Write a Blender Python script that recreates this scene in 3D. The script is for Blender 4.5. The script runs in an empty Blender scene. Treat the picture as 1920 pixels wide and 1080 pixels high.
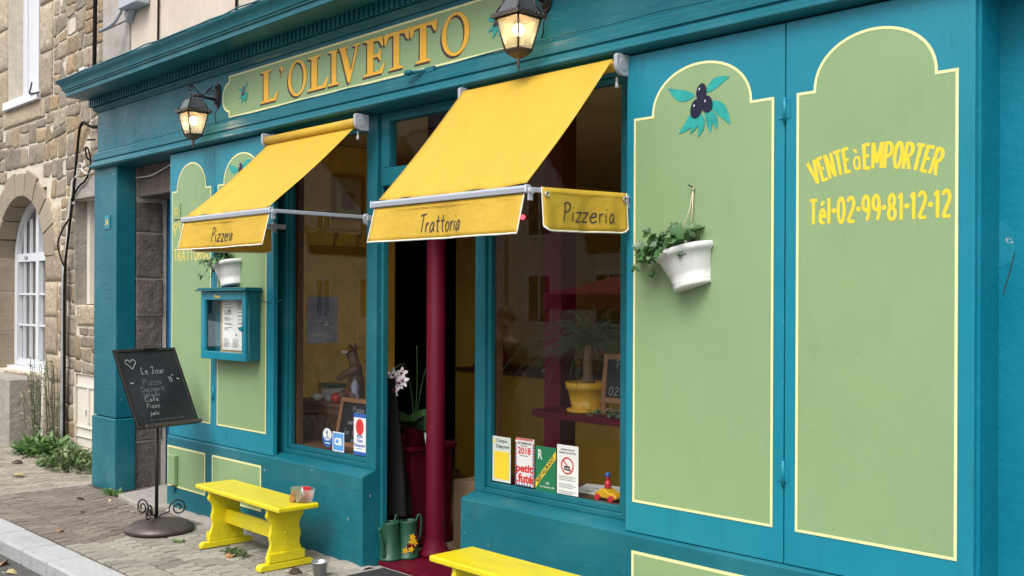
import bpy, bmesh, math, random
from mathutils import Vector, Matrix
random.seed(7)
S = bpy.context.scene
COL = S.collection
PI = math.pi

# ------------------------------------------------------------------ camera
CAMY = -3.7269
cam_d = bpy.data.cameras.new('camera'); cam = bpy.data.objects.new('camera', cam_d); COL.objects.link(cam)
YAW, ROLL = .80376, -.00428
right = Vector((math.cos(YAW), math.sin(YAW), 0)); fwd = Vector((-math.sin(YAW), math.cos(YAW), 0)); down = Vector((0, 0, -1))
r_ = math.cos(ROLL) * right + math.sin(ROLL) * down
d_ = -math.sin(ROLL) * right + math.cos(ROLL) * down
M = Matrix((r_, -d_, -fwd)).transposed().to_4x4(); M.translation = Vector((0, CAMY, 1.65))
cam.matrix_world = M
cam_d.sensor_width = 36; cam_d.lens = 1940.18 / 1920 * 36; cam_d.shift_y = 22.97 / 1920
cam_d.clip_start = .05; cam_d.clip_end = 500
S.camera = cam
S.render.resolution_x, S.render.resolution_y = 1024, 576

# ------------------------------------------------------------------ light
w = bpy.data.worlds.new('World'); S.world = w; w.use_nodes = True
nt = w.node_tree; nt.nodes.clear()
sky = nt.nodes.new('ShaderNodeTexSky'); sky.sky_type = 'NISHITA'; sky.sun_disc = False
SUN_EL, SUN_AZ = math.radians(54), math.radians(160)
sky.sun_elevation = SUN_EL; sky.sun_rotation = SUN_AZ; sky.dust_density = 6; sky.air_density = 1.0; sky.ozone_density = .6
hs = nt.nodes.new('ShaderNodeHueSaturation'); hs.inputs['Saturation'].default_value = .22
bg = nt.nodes.new('ShaderNodeBackground'); bg.inputs['Strength'].default_value = .15
out = nt.nodes.new('ShaderNodeOutputWorld')
veil = nt.nodes.new('ShaderNodeMix'); veil.data_type = 'RGBA'; veil.inputs['Factor'].default_value = .6; veil.inputs['B'].default_value = (5.2, 5.35, 5.6, 1)   # cloud layer
nt.links.new(sky.outputs[0], hs.inputs['Color']); nt.links.new(hs.outputs[0], veil.inputs['A']); nt.links.new(veil.outputs['Result'], bg.inputs[0]); nt.links.new(bg.outputs[0], out.inputs[0])
sun_d = bpy.data.lights.new('sun', 'SUN'); sun_d.energy = 1.25; sun_d.angle = math.radians(30); sun_d.color = (1, .97, .92)
sun = bpy.data.objects.new('sun', sun_d); COL.objects.link(sun)
sv = Vector((math.sin(SUN_AZ) * math.cos(SUN_EL), math.cos(SUN_AZ) * math.cos(SUN_EL), math.sin(SUN_EL)))
sun.rotation_euler = sv.to_track_quat('Z', 'Y').to_euler()
S.view_settings.view_transform = 'Standard'; S.view_settings.look = 'None'; S.view_settings.gamma = 1
S.view_settings.use_curve_mapping = False
S.view_settings.exposure = 1.0

# ------------------------------------------------------------------ materials
def lin(c):
    return tuple(((x / 255 / 12.92) if x / 255 <= .04045 else ((x / 255 + .055) / 1.055) ** 2.4) for x in c)

def mat(name, rgb, rough=.5, var=.08, vs=3., bump=.0, bs=30., metal=0., spec=.5, attr=False, dirt=None, trans=0., emit=None, stretch=(1, 1, 1), rvar=.0, coat=0., subs=0., wear=None):
    m = bpy.data.materials.new(name); m.use_nodes = True
    t = m.node_tree; n = t.nodes; L = t.links
    b = n['Principled BSDF']
    tc = n.new('ShaderNodeTexCoord'); mp = n.new('ShaderNodeMapping'); mp.inputs['Scale'].default_value = stretch
    L.new(tc.outputs['Object'], mp.inputs[0]); V = mp.outputs[0]
    if attr:
        a = n.new('ShaderNodeAttribute'); a.attribute_name = 'col'; base = a.outputs['Color']
    else:
        a = n.new('ShaderNodeRGB'); a.outputs[0].default_value = (*rgb, 1); base = a.outputs[0]
    if var:
        no = n.new('ShaderNodeTexNoise'); no.inputs['Scale'].default_value = vs; no.inputs['Detail'].default_value = 8; no.inputs['Roughness'].default_value = .65
        L.new(V, no.inputs['Vector'])
        mr = n.new('ShaderNodeMapRange'); mr.inputs['From Min'].default_value = .25; mr.inputs['From Max'].default_value = .75
        mr.inputs['To Min'].default_value = 1 - var; mr.inputs['To Max'].default_value = 1 + var
        L.new(no.outputs['Fac'], mr.inputs[0])
        vm = n.new('ShaderNodeVectorMath'); vm.operation = 'SCALE'; L.new(base, vm.inputs[0]); L.new(mr.outputs[0], vm.inputs['Scale'])
        base = vm.outputs[0]
    if dirt:   # (rgb, scale, lo, hi): blotches of another colour
        no = n.new('ShaderNodeTexNoise'); no.inputs['Scale'].default_value = dirt[1]; no.inputs['Detail'].default_value = 10; no.inputs['Roughness'].default_value = .7
        L.new(V, no.inputs['Vector'])
        mr = n.new('ShaderNodeMapRange'); mr.inputs['From Min'].default_value = dirt[2]; mr.inputs['From Max'].default_value = dirt[3]
        L.new(no.outputs['Fac'], mr.inputs[0])
        mx = n.new('ShaderNodeMix'); mx.data_type = 'RGBA'; L.new(mr.outputs[0], mx.inputs['Factor']); L.new(base, mx.inputs['A']); mx.inputs['B'].default_value = (*dirt[0], 1)
        base = mx.outputs['Result']
    L.new(base, b.inputs['Base Color'])
    b.inputs['Roughness'].default_value = rough; b.inputs['Metallic'].default_value = metal
    b.inputs['Specular IOR Level'].default_value = spec
    b.inputs['Coat Weight'].default_value = coat
    if rvar:
        no = n.new('ShaderNodeTexNoise'); no.inputs['Scale'].default_value = 4; no.inputs['Detail'].default_value = 6
        L.new(V, no.inputs['Vector'])
        mr = n.new('ShaderNodeMapRange'); mr.inputs['From Min'].default_value = .3; mr.inputs['From Max'].default_value = .7
        mr.inputs['To Min'].default_value = max(.02, rough - rvar); mr.inputs['To Max'].default_value = rough + rvar
        L.new(no.outputs['Fac'], mr.inputs[0]); L.new(mr.outputs[0], b.inputs['Roughness'])
    if bump:
        no = n.new('ShaderNodeTexNoise'); no.inputs['Scale'].default_value = bs; no.inputs['Detail'].default_value = 8; no.inputs['Roughness'].default_value = .6
        L.new(V, no.inputs['Vector'])
        bp = n.new('ShaderNodeBump'); bp.inputs['Strength'].default_value = min(1, bump); bp.inputs['Distance'].default_value = .01
        L.new(no.outputs['Fac'], bp.inputs['Height']); L.new(bp.outputs[0], b.inputs['Normal'])
        m['bump'] = bp.name
    if emit:
        b.inputs['Emission Color'].default_value = (*emit[0], 1); b.inputs['Emission Strength'].default_value = emit[1]
    if trans:
        o = n['Material Output']; tr = n.new('ShaderNodeBsdfTranslucent'); L.new(base, tr.inputs[0])
        ms = n.new('ShaderNodeMixShader'); ms.inputs[0].default_value = trans
        L.new(b.outputs[0], ms.inputs[1]); L.new(tr.outputs[0], ms.inputs[2]); L.new(ms.outputs[0], o.inputs[0])
    return m

def add_bump(m, kind, scale, dist, lo=.0, hi=1., strength=1., stretch=(1, 1, 1)):
    """a second, coarser relief on top of the first"""
    t = m.node_tree; n = t.nodes; L = t.links; b = n['Principled BSDF']
    tc = n.new('ShaderNodeTexCoord'); mp = n.new('ShaderNodeMapping'); mp.inputs['Scale'].default_value = stretch
    L.new(tc.outputs['Object'], mp.inputs[0])
    if kind == 'vor':
        v = n.new('ShaderNodeTexVoronoi'); v.inputs['Scale'].default_value = scale; s = v.outputs['Distance']
    elif kind == 'wave':
        v = n.new('ShaderNodeTexWave'); v.inputs['Scale'].default_value = scale; v.inputs['Distortion'].default_value = 3; s = v.outputs['Fac']
    else:
        v = n.new('ShaderNodeTexNoise'); v.inputs['Scale'].default_value = scale; v.inputs['Detail'].default_value = 4; s = v.outputs['Fac']
    L.new(mp.outputs[0], v.inputs['Vector'])
    mr = n.new('ShaderNodeMapRange'); mr.inputs['From Min'].default_value = lo; mr.inputs['From Max'].default_value = hi; L.new(s, mr.inputs[0])
    bp = n.new('ShaderNodeBump'); bp.inputs['Strength'].default_value = strength; bp.inputs['Distance'].default_value = dist
    L.new(mr.outputs[0], bp.inputs['Height'])
    old = b.inputs['Normal'].links
    if old: L.new(old[0].from_socket, bp.inputs['Normal'])
    L.new(bp.outputs[0], b.inputs['Normal'])

def add_blotch(m, rgb, scale, lo, hi, amt=1., stretch=(1, 1, 1), detail=3):
    """chips, stains and faded patches with a shape of their own"""
    t = m.node_tree; n = t.nodes; L = t.links; b = n['Principled BSDF']; src = b.inputs['Base Color'].links[0].from_socket
    tc = n.new('ShaderNodeTexCoord'); mp = n.new('ShaderNodeMapping'); mp.inputs['Scale'].default_value = stretch; mp.inputs['Location'].default_value = (scale * .37, 1.3, scale * .11)
    L.new(tc.outputs['Object'], mp.inputs[0])
    v = n.new('ShaderNodeTexNoise'); v.inputs['Scale'].default_value = scale; v.inputs['Detail'].default_value = detail; L.new(mp.outputs[0], v.inputs['Vector'])
    mr = n.new('ShaderNodeMapRange'); mr.inputs['From Min'].default_value = lo; mr.inputs['From Max'].default_value = hi; mr.inputs['To Max'].default_value = amt; L.new(v.outputs['Fac'], mr.inputs[0])
    mx = n.new('ShaderNodeMix'); mx.data_type = 'RGBA'; L.new(mr.outputs[0], mx.inputs['Factor']); L.new(src, mx.inputs['A']); mx.inputs['B'].default_value = (*rgb, 1); L.new(mx.outputs['Result'], b.inputs['Base Color'])
TEAL = (.007, .118, .156)
m_teal = mat('teal_paint', TEAL, .36, .10, 2.2, .10, 60, rvar=.09, dirt=((.028, .165, .195), 1.1, .5, .85), spec=.22); add_bump(m_teal, 'noise', 3.5, .006); add_bump(m_teal, 'noise', 40, .0025, stretch=(.12, 1, 1)); add_blotch(m_teal, (.06, .20, .22), 1.7, .55, .8, .6, (1, 1, 1), 8); add_blotch(m_teal, (.30, .34, .32), 22, .735, .75, .8); add_blotch(m_teal, (.02, .06, .065), 5, .62, .82, .55, (2.2, 2.2, .5), 9)
m_teal_sh = mat('teal_paint_shutter', (.008, .195, .275), .38, .08, 1.5, .10, 70, rvar=.08, spec=.35); add_bump(m_teal_sh, 'noise', 2.5, .006); add_bump(m_teal_sh, 'noise', 40, .0025, stretch=(1, 1, .08)); add_blotch(m_teal_sh, (.03, .24, .29), 1.3, .5, .8, .6, (1, 1, .6), 8); add_blotch(m_teal_sh, (.35, .40, .40), 20, .745, .755, .8); add_blotch(m_teal_sh, (.01, .09, .11), 6, .62, .85, .5, (2.5, 2.5, .4), 9)
m_teal_rough = mat('teal_masonry_paint', (.002, .165, .24), .5, spec=.22, var=.14, vs=2, bump=.35, bs=25, rvar=.1)
m_green = mat('sage_green_paint', (0.2178, 0.3234, 0.1551), .5, .05, 1.4, .10, 90, rvar=.08, dirt=((.25, .36, .17), .9, .45, .8)); add_bump(m_green, 'vor', 7, .003, .0, .10, .28); add_bump(m_green, 'noise', 45, .0018, stretch=(1, 1, .1)); add_blotch(m_green, (.255, .36, .19), 2.2, .5, .8, .5, (1, 1, .5), 8); add_blotch(m_green, (.17, .26, .12), 5, .60, .85, .45, (1.5, 1.5, .5), 9)
m_cream = mat('cream_line_paint', (0.7055, 0.68, 0.34), .5, .06, 14)
m_yel_let = mat('yellow_letter_paint', (0.792, 0.54, 0.027), .5, .10, 30)
m_gold = mat('golden_letter_paint', (.74, .385, .015), .45, .12, 12)
m_brown = mat('brown_shadow_paint', (.045, .018, .012), .5, .1, 12)
m_faded = mat('faded_yellow_paint', (.62, .50, .10), .55, .25, 30)
m_leafp = mat('turquoise_leaf_paint', (.01, .30, .27), .5, .35, 22)
m_olive = mat('violet_olive_paint', (.006, .005, .026), .3, .3, 20)
m_whitep = mat('white_highlight_paint', (.7, .7, .8), .5, 0)
m_awn = mat('yellow_awning_cloth', (.635, .41, .036), .6, .05, 2.5, .12, 350, trans=.25, dirt=((.60, .38, .04), 3.0, .55, .9)); add_bump(m_awn, 'noise', 5, .02); add_blotch(m_awn, (.40, .27, .05), 4, .60, .85, .22, (1, .5, .5), 9); add_blotch(m_awn, (.33, .24, .06), 11, .70, .82, .35, (.35, 1, 1), 6)
m_hem = mat('white_hem_tape', (.72, .70, .62), .7, .05)
m_alu = mat('white_lacquered_aluminium', (.36, .39, .44), .35, .04, 5, metal=.1)
m_grey = mat('grey_plastic', (.36, .38, .42), .45, .05)
m_ink = mat('dark_print_ink', (.03, .03, .035), .6, 0)
m_bench = mat('yellow_gloss_paint', (0.64, 0.528, 0.0096), .3, .04, 5, .05, 30, rvar=.06, stretch=(.6, 2, 2)); add_bump(m_bench, 'noise', 6, .005, stretch=(.3, 2, 2)); add_blotch(m_bench, (.40, .32, .03), 5, .54, .8, .5, (1, 3, 3), 9); add_blotch(m_bench, (.10, .07, .02), 26, .72, .745, .8, (1, 1.6, 1.6))
m_iron = mat('wrought_iron', (.022, .018, .017), .42, .2, 14, .25, 60, metal=.3)
m_bronze = mat('bronze_brown_metal', (.085, .066, .058), .42, .25, 12, .2, 60, metal=.5)
m_board = mat('black_chalkboard', (.012, .014, .018), .38, .3, 5, .05, 50)
m_chalk = mat('white_chalk', (.34, .34, .35), .9, .6, 160)
m_chalkd = mat('rubbed_chalk', (.09, .09, .10), .9, .4, 60)
m_white = mat('white_plastic', (.60, .60, .585), .35, .03, 6, .06, 40); add_blotch(m_white, (.40, .37, .30), 14, .55, .8, .5, (1, 1, .5), 9)
m_pvc = mat('white_window_frame', (.60, .62, .66), .3, .04)
m_cord = mat('cotton_cord', (.55, .47, .33), .9, .2, 60)
m_soil = mat('potting_soil', (.035, .024, .016), .95, .3, 40, .8, 60)
m_ivy = mat('ivy_leaves', (0, 0, 0), .38, .3, 25, attr=True, trans=.12)
m_weed = mat('weed_leaves', (0, 0, 0), .5, .25, 25, attr=True, trans=.2)
m_deadleaf = mat('dead_leaf', (.23, .09, .035), .8, .4, 30, attr=True)
m_black = mat('black_rubber', (.010, .009, .009), .8, .2, spec=.1)
m_cablew = mat('white_cable', (.62, .60, .55), .5, .1)
m_stone = mat('rubble_stone', (0, 0, 0), .95, .40, 30, .55, 60, attr=True, dirt=((.085, .072, .058), 13, .52, .8)); add_bump(m_stone, 'noise', 9, .022); add_blotch(m_stone, (.30, .27, .21), 9, .56, .75, .6, (1, 1, 1), 10)
m_granite = mat('dressed_granite', (0, 0, 0), .9, .28, 60, .4, 110, attr=True, dirt=((.20, .16, .11), 2.2, .5, .9)); add_bump(m_granite, 'noise', 7, .012)
m_mortar = mat('pale_mortar', (.56, .50, .40), .95, .2, 9, .8, 50)
m_granited = mat('dark_granite', (0.1395, 0.1125, 0.0945), .9, .35, 16, .9, 40, dirt=((.06, .05, .045), 4, .5, .85)); add_bump(m_granited, 'noise', 8, .03)
m_render = mat('pinkish_render', (.58, .48, .39), .95, .12, 3, .5, 120, dirt=((.44, .36, .29), 2, .5, .9))
m_concrete = mat('old_concrete', (.30, .275, .24), .95, .25, 6, .8, 50, dirt=((.13, .12, .10), 3, .5, .85)); add_bump(m_concrete, 'noise', 12, .02)
m_paver = mat('concrete_paver', (0, 0, 0), .92, .22, 30, .6, 120, attr=True)
m_joint = mat('sandy_joint', (.05, .042, .033), 1, .4, 30, .8, 80)
m_kerb = mat('grey_kerb_granite', (.37, .375, .38), .85, .16, 35, .5, 120, dirt=((.20, .19, .18), 3, .5, .9)); add_bump(m_kerb, 'noise', 9, .012)
m_asph = mat('asphalt', (.11, .107, .10), .93, .3, 7, 1., 160, dirt=((.13, .125, .115), 5, .5, .8)); add_bump(m_asph, 'vor', 90, .01)
m_door = mat('blue_door_paint', (.010, .085, .21), .35, .1, 4)
m_cellar = mat('cream_white_door_paint', (.66, .61, .53), .55, .08, 6)
m_zinc = mat('grey_downpipe', (.27, .28, .30), .5, .15, 6)
m_wood = mat('brown_wood', (.12, .055, .025), .5, .35, 10, .2, 40, stretch=(1, 6, 6))
m_wood2 = mat('light_brown_wood', (.28, .13, .055), .5, .3, 10, .2, 40, stretch=(4, 4, 1))
m_burg = mat('burgundy_gloss_paint', (.092, .003, .013), .55, .1, 5, .06, 30, spec=.12); add_blotch(m_burg, (.05, .004, .010), 6, .55, .8, .6, (1, 1, .4), 9); add_blotch(m_burg, (.20, .05, .05), 24, .72, .74, .7)
m_ywall = mat('yellow_inner_wall', (.86, .56, .10), .85, .15, 4, .6, 14); add_bump(m_ywall, 'noise', 7, .03)
m_cream_in = mat('cream_ceiling', (.62, .50, .27), .8, .06)
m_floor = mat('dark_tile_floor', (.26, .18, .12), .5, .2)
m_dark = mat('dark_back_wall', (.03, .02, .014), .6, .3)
m_bar = mat('ochre_bar_front', (.58, .36, .03), .5, .15)
m_mat = mat('black_door_mat', (.02, .02, .022), .95, .3, 60, .6, 200)
m_paper = mat('white_paper', (.72, .72, .70), .8, .04)
m_cork = mat('cork_board', (.45, .30, .15), .9, .2, 60)
m_card = mat('cardboard', (.20, .135, .075), .85, .1)
m_red = mat('red_plastic', (.50, .02, .03), .4, .1)
m_orangew = mat('orange_wrapper', (.30, .12, .02), .35, .3, 30)
m_blue = mat('blue_print', (.02, .11, .42), .5, .02)
m_lblue = mat('light_blue_print', (.08, .32, .72), .5, .02)
m_gprint = mat('green_print', (.01, .17, .07), .5, .02)
m_yprint = mat('yellow_print', (.85, .60, .03), .5, .02)
m_rprint = mat('red_print', (.60, .03, .03), .5, .02)
m_pale = mat('pale_print', (.62, .68, .62), .5, .02)
m_greencan = mat('green_enamel', (.02, .085, .045), .35, .3, 10)
m_galv = mat('galvanised_steel', (.42, .44, .46), .4, .15, 12, metal=.7)
m_ypot = mat('yellow_glazed_pot', (.62, .34, .01), .3, .08)
m_petal = mat('orchid_petal', (.80, .74, .76), .5, .1)
m_petald = mat('orchid_purple', (.14, .01, .06), .5, .2)
m_pgreen = mat('plant_green', (.025, .075, .02), .45, .4, 10)
m_trunk = mat('plant_stem', (.16, .10, .05), .8, .3, 20)
m_catm = mat('carved_dark_wood', (.13, .062, .038), .5, .5, 9)
m_skin = mat('skin', (.50, .29, .21), .5, .08)
m_hair = mat('brown_hair', (.06, .035, .02), .6, .3, 40)
m_shirt = mat('black_shirt', (.015, .015, .018), .8, .1)
m_jean = mat('dark_trousers', (.03, .035, .06), .85, .15)
m_carp = mat('white_car_paint', (.72, .72, .72), .25, .02, coat=.5)
m_parasol = mat('red_parasol_cloth', (.48, .02, .04), .7, .06, trans=.2)
m_postr = mat('blue_grey_print', (.40, .44, .58), .6, .5, 4)
m_frame_y = mat('ochre_picture_frame', (.35, .17, .03), .5, .15)
m_picp = mat('faded_drawing', (.50, .40, .22), .8, .35, 9)
m_slate = mat('slate_roof', (.08, .085, .10), .7, .2, 9)
m_opp = mat('opposite_stone', (.46, .41, .34), .95, .35, 3, .6, 12)

def glass_mat(name, tint=(1, 1, 1), refl=1.0, rough=0.0, fog=0.):
    m = bpy.data.materials.new(name); m.use_nodes = True; t = m.node_tree; n = t.nodes; n.clear(); L = t.links
    o = n.new('ShaderNodeOutputMaterial'); tr = n.new('ShaderNodeBsdfTransparent'); tr.inputs[0].default_value = (*tint, 1)
    gl = n.new('ShaderNodeBsdfGlossy'); gl.inputs['Roughness'].default_value = rough
    ge = n.new('ShaderNodeNewGeometry'); dt = n.new('ShaderNodeVectorMath'); dt.operation = 'DOT_PRODUCT'
    L.new(ge.outputs['Normal'], dt.inputs[0]); L.new(ge.outputs['Incoming'], dt.inputs[1])
    def mth(op, a, b=None):
        q = n.new('ShaderNodeMath'); q.operation = op
        for i, v in enumerate((a, b)):
            if v is None: continue
            if isinstance(v, (int, float)): q.inputs[i].default_value = v
            else: L.new(v, q.inputs[i])
        return q.outputs[0]
    sch = mth('POWER', mth('SUBTRACT', 1., mth('ABSOLUTE', dt.outputs['Value'])), 5.)   # Schlick, same from both sides of the pane
    mu = n.new('ShaderNodeMath'); mu.operation = 'MULTIPLY'; mu.inputs[1].default_value = refl; mu.use_clamp = True
    L.new(mth('ADD', mth('MULTIPLY', sch, .957), .043), mu.inputs[0]); ms = n.new('ShaderNodeMixShader'); L.new(mu.outputs[0], ms.inputs[0])
    L.new(tr.outputs[0], ms.inputs[1]); L.new(gl.outputs[0], ms.inputs[2]); last = ms.outputs[0]
    if fog:
        df = n.new('ShaderNodeBsdfTranslucent'); df.inputs[0].default_value = (.9, .88, .82, 1)
        m2 = n.new('ShaderNodeMixShader'); m2.inputs[0].default_value = fog; L.new(last, m2.inputs[1]); L.new(df.outputs[0], m2.inputs[2]); last = m2.outputs[0]
    L.new(last, o.inputs[0]); return m
m_glass = glass_mat('window_glass', (.98, .985, .98), 1.25)
m_glass2 = glass_mat('house_window_glass', (.55, .56, .55), 2.2)
m_lglass = glass_mat('frosted_lantern_glass', (.90, .87, .80), 1.3, .15, .21)
m_lroof = mat('lantern_roof_glass', (.06, .065, .07), .22, .2, 20)
m_tub = glass_mat('clear_tub_plastic', (.92, .93, .95), 1.6, .15, .30)
m_bulb = mat('warm_bulb', (1, .9, .7), .5, 0, emit=((1, .66, .30), 22))
m_redled = mat('red_led', (.6, .01, .01), .5, 0, emit=((1, .02, .03), 6))
m_spark = mat('small_lamp', (1, .9, .7), .5, 0, emit=((1, .85, .6), 5))

# ------------------------------------------------------------------ mesh helpers
class MB:
    def __init__(s): s.v = []; s.f = []; s.c = []; s.col = None; s.sm = []
    def face(s, ids, sm=False):
        s.f.append(tuple(ids)); s.c.append(s.col); s.sm.append(sm)
    def box(s, x0, x1, y0, y1, z0, z1):
        b = len(s.v)
        s.v += [(x, y, z) for z in (z0, z1) for y in (y0, y1) for x in (x0, x1)]
        for q in ((0, 2, 3, 1), (4, 5, 7, 6), (0, 1, 5, 4), (2, 6, 7, 3), (0, 4, 6, 2), (1, 3, 7, 5)): s.face([b + i for i in q])
        return s
    def prism(s, poly, fa, fb):      # poly 2D -> 3D on two ends
        n = len(poly); b = len(s.v)
        s.v += [fa(*p) for p in poly] + [fb(*p) for p in poly]
        s.face(range(b, b + n)); s.face(range(b + 2 * n - 1, b + n - 1, -1))
        for i in range(n):
            j = (i + 1) % n; s.face((b + i, b + n + i, b + n + j, b + j))
        return s
    def poly(s, pts, fm):
        b = len(s.v); s.v += [fm(*p) for p in pts]; s.face(range(b, b + len(pts))); return s
    def xprof(s, prof, x0, x1): return s.prism(prof, lambda y, z: (x0, y, z), lambda y, z: (x1, y, z))
    def tube(s, pts, r, n=8, caps=True, closed=False):
        pts = [Vector(p) for p in pts]; k = len(pts); rr = r if isinstance(r, (list, tuple)) else [r] * k
        b = len(s.v); up = None
        for i, p in enumerate(pts):
            if closed: t = pts[(i + 1) % k] - pts[i - 1]
            else: t = (pts[min(i + 1, k - 1)] - pts[max(i - 1, 0)])
            if t.length < 1e-9: t = Vector((0, 0, 1))
            t.normalize()
            if up is None: up = Vector((0, 0, 1)) if abs(t.z) < .9 else Vector((1, 0, 0))
            a = t.cross(up)
            if a.length < 1e-5: a = t.orthogonal()
            a.normalize(); c = a.cross(t).normalized(); up = c
            for j in range(n):
                q = 2 * PI * j / n; s.v.append(tuple(p + a * (rr[i] * math.cos(q)) + c * (rr[i] * math.sin(q))))
        for i in range(k if closed else k - 1):
            for j in range(n):
                i2 = (i + 1) % k
                s.face((b + i * n + j, b + i * n + (j + 1) % n, b + i2 * n + (j + 1) % n, b + i2 * n + j), True)
        if caps and not closed:
            s.face([b + j for j in range(n)][::-1]); s.face([b + (k - 1) * n + j for j in range(n)])
        return s
    def lathe(s, prof, cx=0, cy=0, n=24, a0=0, a1=2 * PI, close=False, sy=1.):
        full = abs(a1 - a0 - 2 * PI) < 1e-6; m = n if full else n + 1; b = len(s.v)
        for r, z in prof:
            for j in range(m):
                a = a0 + (a1 - a0) * j / n; s.v.append((cx + r * math.cos(a), cy + sy * r * math.sin(a), z))
        for i in range(len(prof) - 1):
            for j in range(n):
                s.face((b + i * m + j, b + i * m + (j + 1) % m, b + (i + 1) * m + (j + 1) % m, b + (i + 1) * m + j), True)
        if full or close:
            if prof[0][0] > 1e-4: s.face([b + j for j in range(m)][::-1])
            if prof[-1][0] > 1e-4: s.face([b + (len(prof) - 1) * m + j for j in range(m)])
        return s
    def ball(s, c, r, n=12, sq=(1, 1, 1)):
        b = len(s.v); k = n // 2
        for i in range(k + 1):
            th = PI * i / k
            for j in range(n):
                a = 2 * PI * j / n
                s.v.append((c[0] + sq[0] * r * math.sin(th) * math.cos(a), c[1] + sq[1] * r * math.sin(th) * math.sin(a), c[2] + sq[2] * r * math.cos(th)))
        for i in range(k):
            for j in range(n): s.face((b + i * n + j, b + (i + 1) * n + j, b + (i + 1) * n + (j + 1) % n, b + i * n + (j + 1) % n), True)
        return s
    def xf(s, M, start=0):
        for i in range(start, len(s.v)): s.v[i] = tuple(M @ Vector(s.v[i]))
        return s

ORG = {}
def link(name, mb, m, parent=None, bevel=0, world=True, sub=0, solid=0):
    me = bpy.data.meshes.new(name); me.from_pydata(mb.v, [], mb.f); me.materials.append(m)
    me.polygons.foreach_set('use_smooth', mb.sm)
    if any(c is not None for c in mb.c):
        at = me.color_attributes.new('col', 'FLOAT_COLOR', 'CORNER'); i = 0; buf = []
        for p, c in zip(me.polygons, mb.c): buf += list((*(c or (.5, .5, .5)), 1.)) * p.loop_total
        at.data.foreach_set('color', buf)
    me.update()
    bm = bmesh.new(); bm.from_mesh(me); bmesh.ops.recalc_face_normals(bm, faces=bm.faces); bm.to_mesh(me); bm.free()
    o = bpy.data.objects.new(name, me); COL.objects.link(o)
    if parent is not None:
        o.parent = parent
        if parent.type == 'EMPTY' and world: o.location = -parent.location
    if solid:
        md = o.modifiers.new('solid', 'SOLIDIFY'); md.thickness = solid; md.offset = 0
    if bevel:
        md = o.modifiers.new('bevel', 'BEVEL'); md.width = bevel; md.segments = 2; md.limit_method = 'ANGLE'; md.angle_limit = .6
        me.polygons.foreach_set('use_smooth', [True] * len(me.polygons)); md.harden_normals = True
    if sub:
        md = o.modifiers.new('sub', 'SUBSURF'); md.levels = sub; md.render_levels = sub
    return o
def tag(o, label, cat, group=None):
    o['label'] = label; o['category'] = cat
    if group: o['group'] = group
    return o
def thing(name, label, cat, loc=(0, 0, 0), group=None):
    o = bpy.data.objects.new(name, None); COL.objects.link(o); o.location = loc; o.empty_display_size = .1
    return tag(o, label, cat, group)
def struct(o): o['kind'] = 'structure'; return o
def lab(o, s): o['label'] = s; return o
def kids(o): return [c for c in bpy.data.objects if c.parent == o]
def dup(root, loc, label, rotz=None):
    r = root.copy(); COL.objects.link(r); r.location = loc; r['label'] = label
    if rotz is not None: r.rotation_euler.z = rotz
    for c in kids(root):
        if c is r: continue
        d = c.copy(); COL.objects.link(d); d.parent = r
        for g in kids(c):
            if g is d: continue
            e = g.copy(); COL.objects.link(e); e.parent = d
    return r

def catmull(p, k=5):
    if len(p) < 3: return list(p)
    o = []
    q = [p[0]] + list(p) + [p[-1]]
    for i in range(1, len(q) - 2):
        a, b, c, d = q[i - 1:i + 3]
        for j in range(k):
            t = j / k
            o.append(tuple(.5 * (2 * b[e] + (c[e] - a[e]) * t + (2 * a[e] - 5 * b[e] + 4 * c[e] - d[e]) * t * t + (3 * b[e] - a[e] - 3 * c[e] + d[e]) * t ** 3) for e in range(len(b))))
    o.append(tuple(p[-1])); return o

def ribbon(mb, pts, wd, fm, closed=False, off=0.):
    """flat painted line along 2D pts; fm(u, v, lift)"""
    n = len(pts); b = len(mb.v)
    for i in range(n):
        p = pts[i]; a = pts[i - 1] if (i > 0 or closed) else p; c = pts[(i + 1) % n] if (i < n - 1 or closed) else p
        def nn(u, v):
            dx, dy = v[0] - u[0], v[1] - u[1]; l = math.hypot(dx, dy)
            return (-dy / l, dx / l) if l > 1e-9 else None
        n1, n2 = nn(a, p), nn(p, c); n1 = n1 or n2 or (0, 1); n2 = n2 or n1
        mx, my = n1[0] + n2[0], n1[1] + n2[1]; l = math.hypot(mx, my) or 1; mx /= l; my /= l
        k = 1 / max(.5, mx * n1[0] + my * n1[1]); h = wd / 2 * k
        lf_ = off + 6e-5 * i / n; mb.v.append(fm(p[0] + mx * h, p[1] + my * h, lf_)); mb.v.append(fm(p[0] - mx * h, p[1] - my * h, lf_))
    for i in range(n if closed else n - 1):
        j = (i + 1) % n; mb.face((b + 2 * i, b + 2 * i + 1, b + 2 * j + 1, b + 2 * j))

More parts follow.
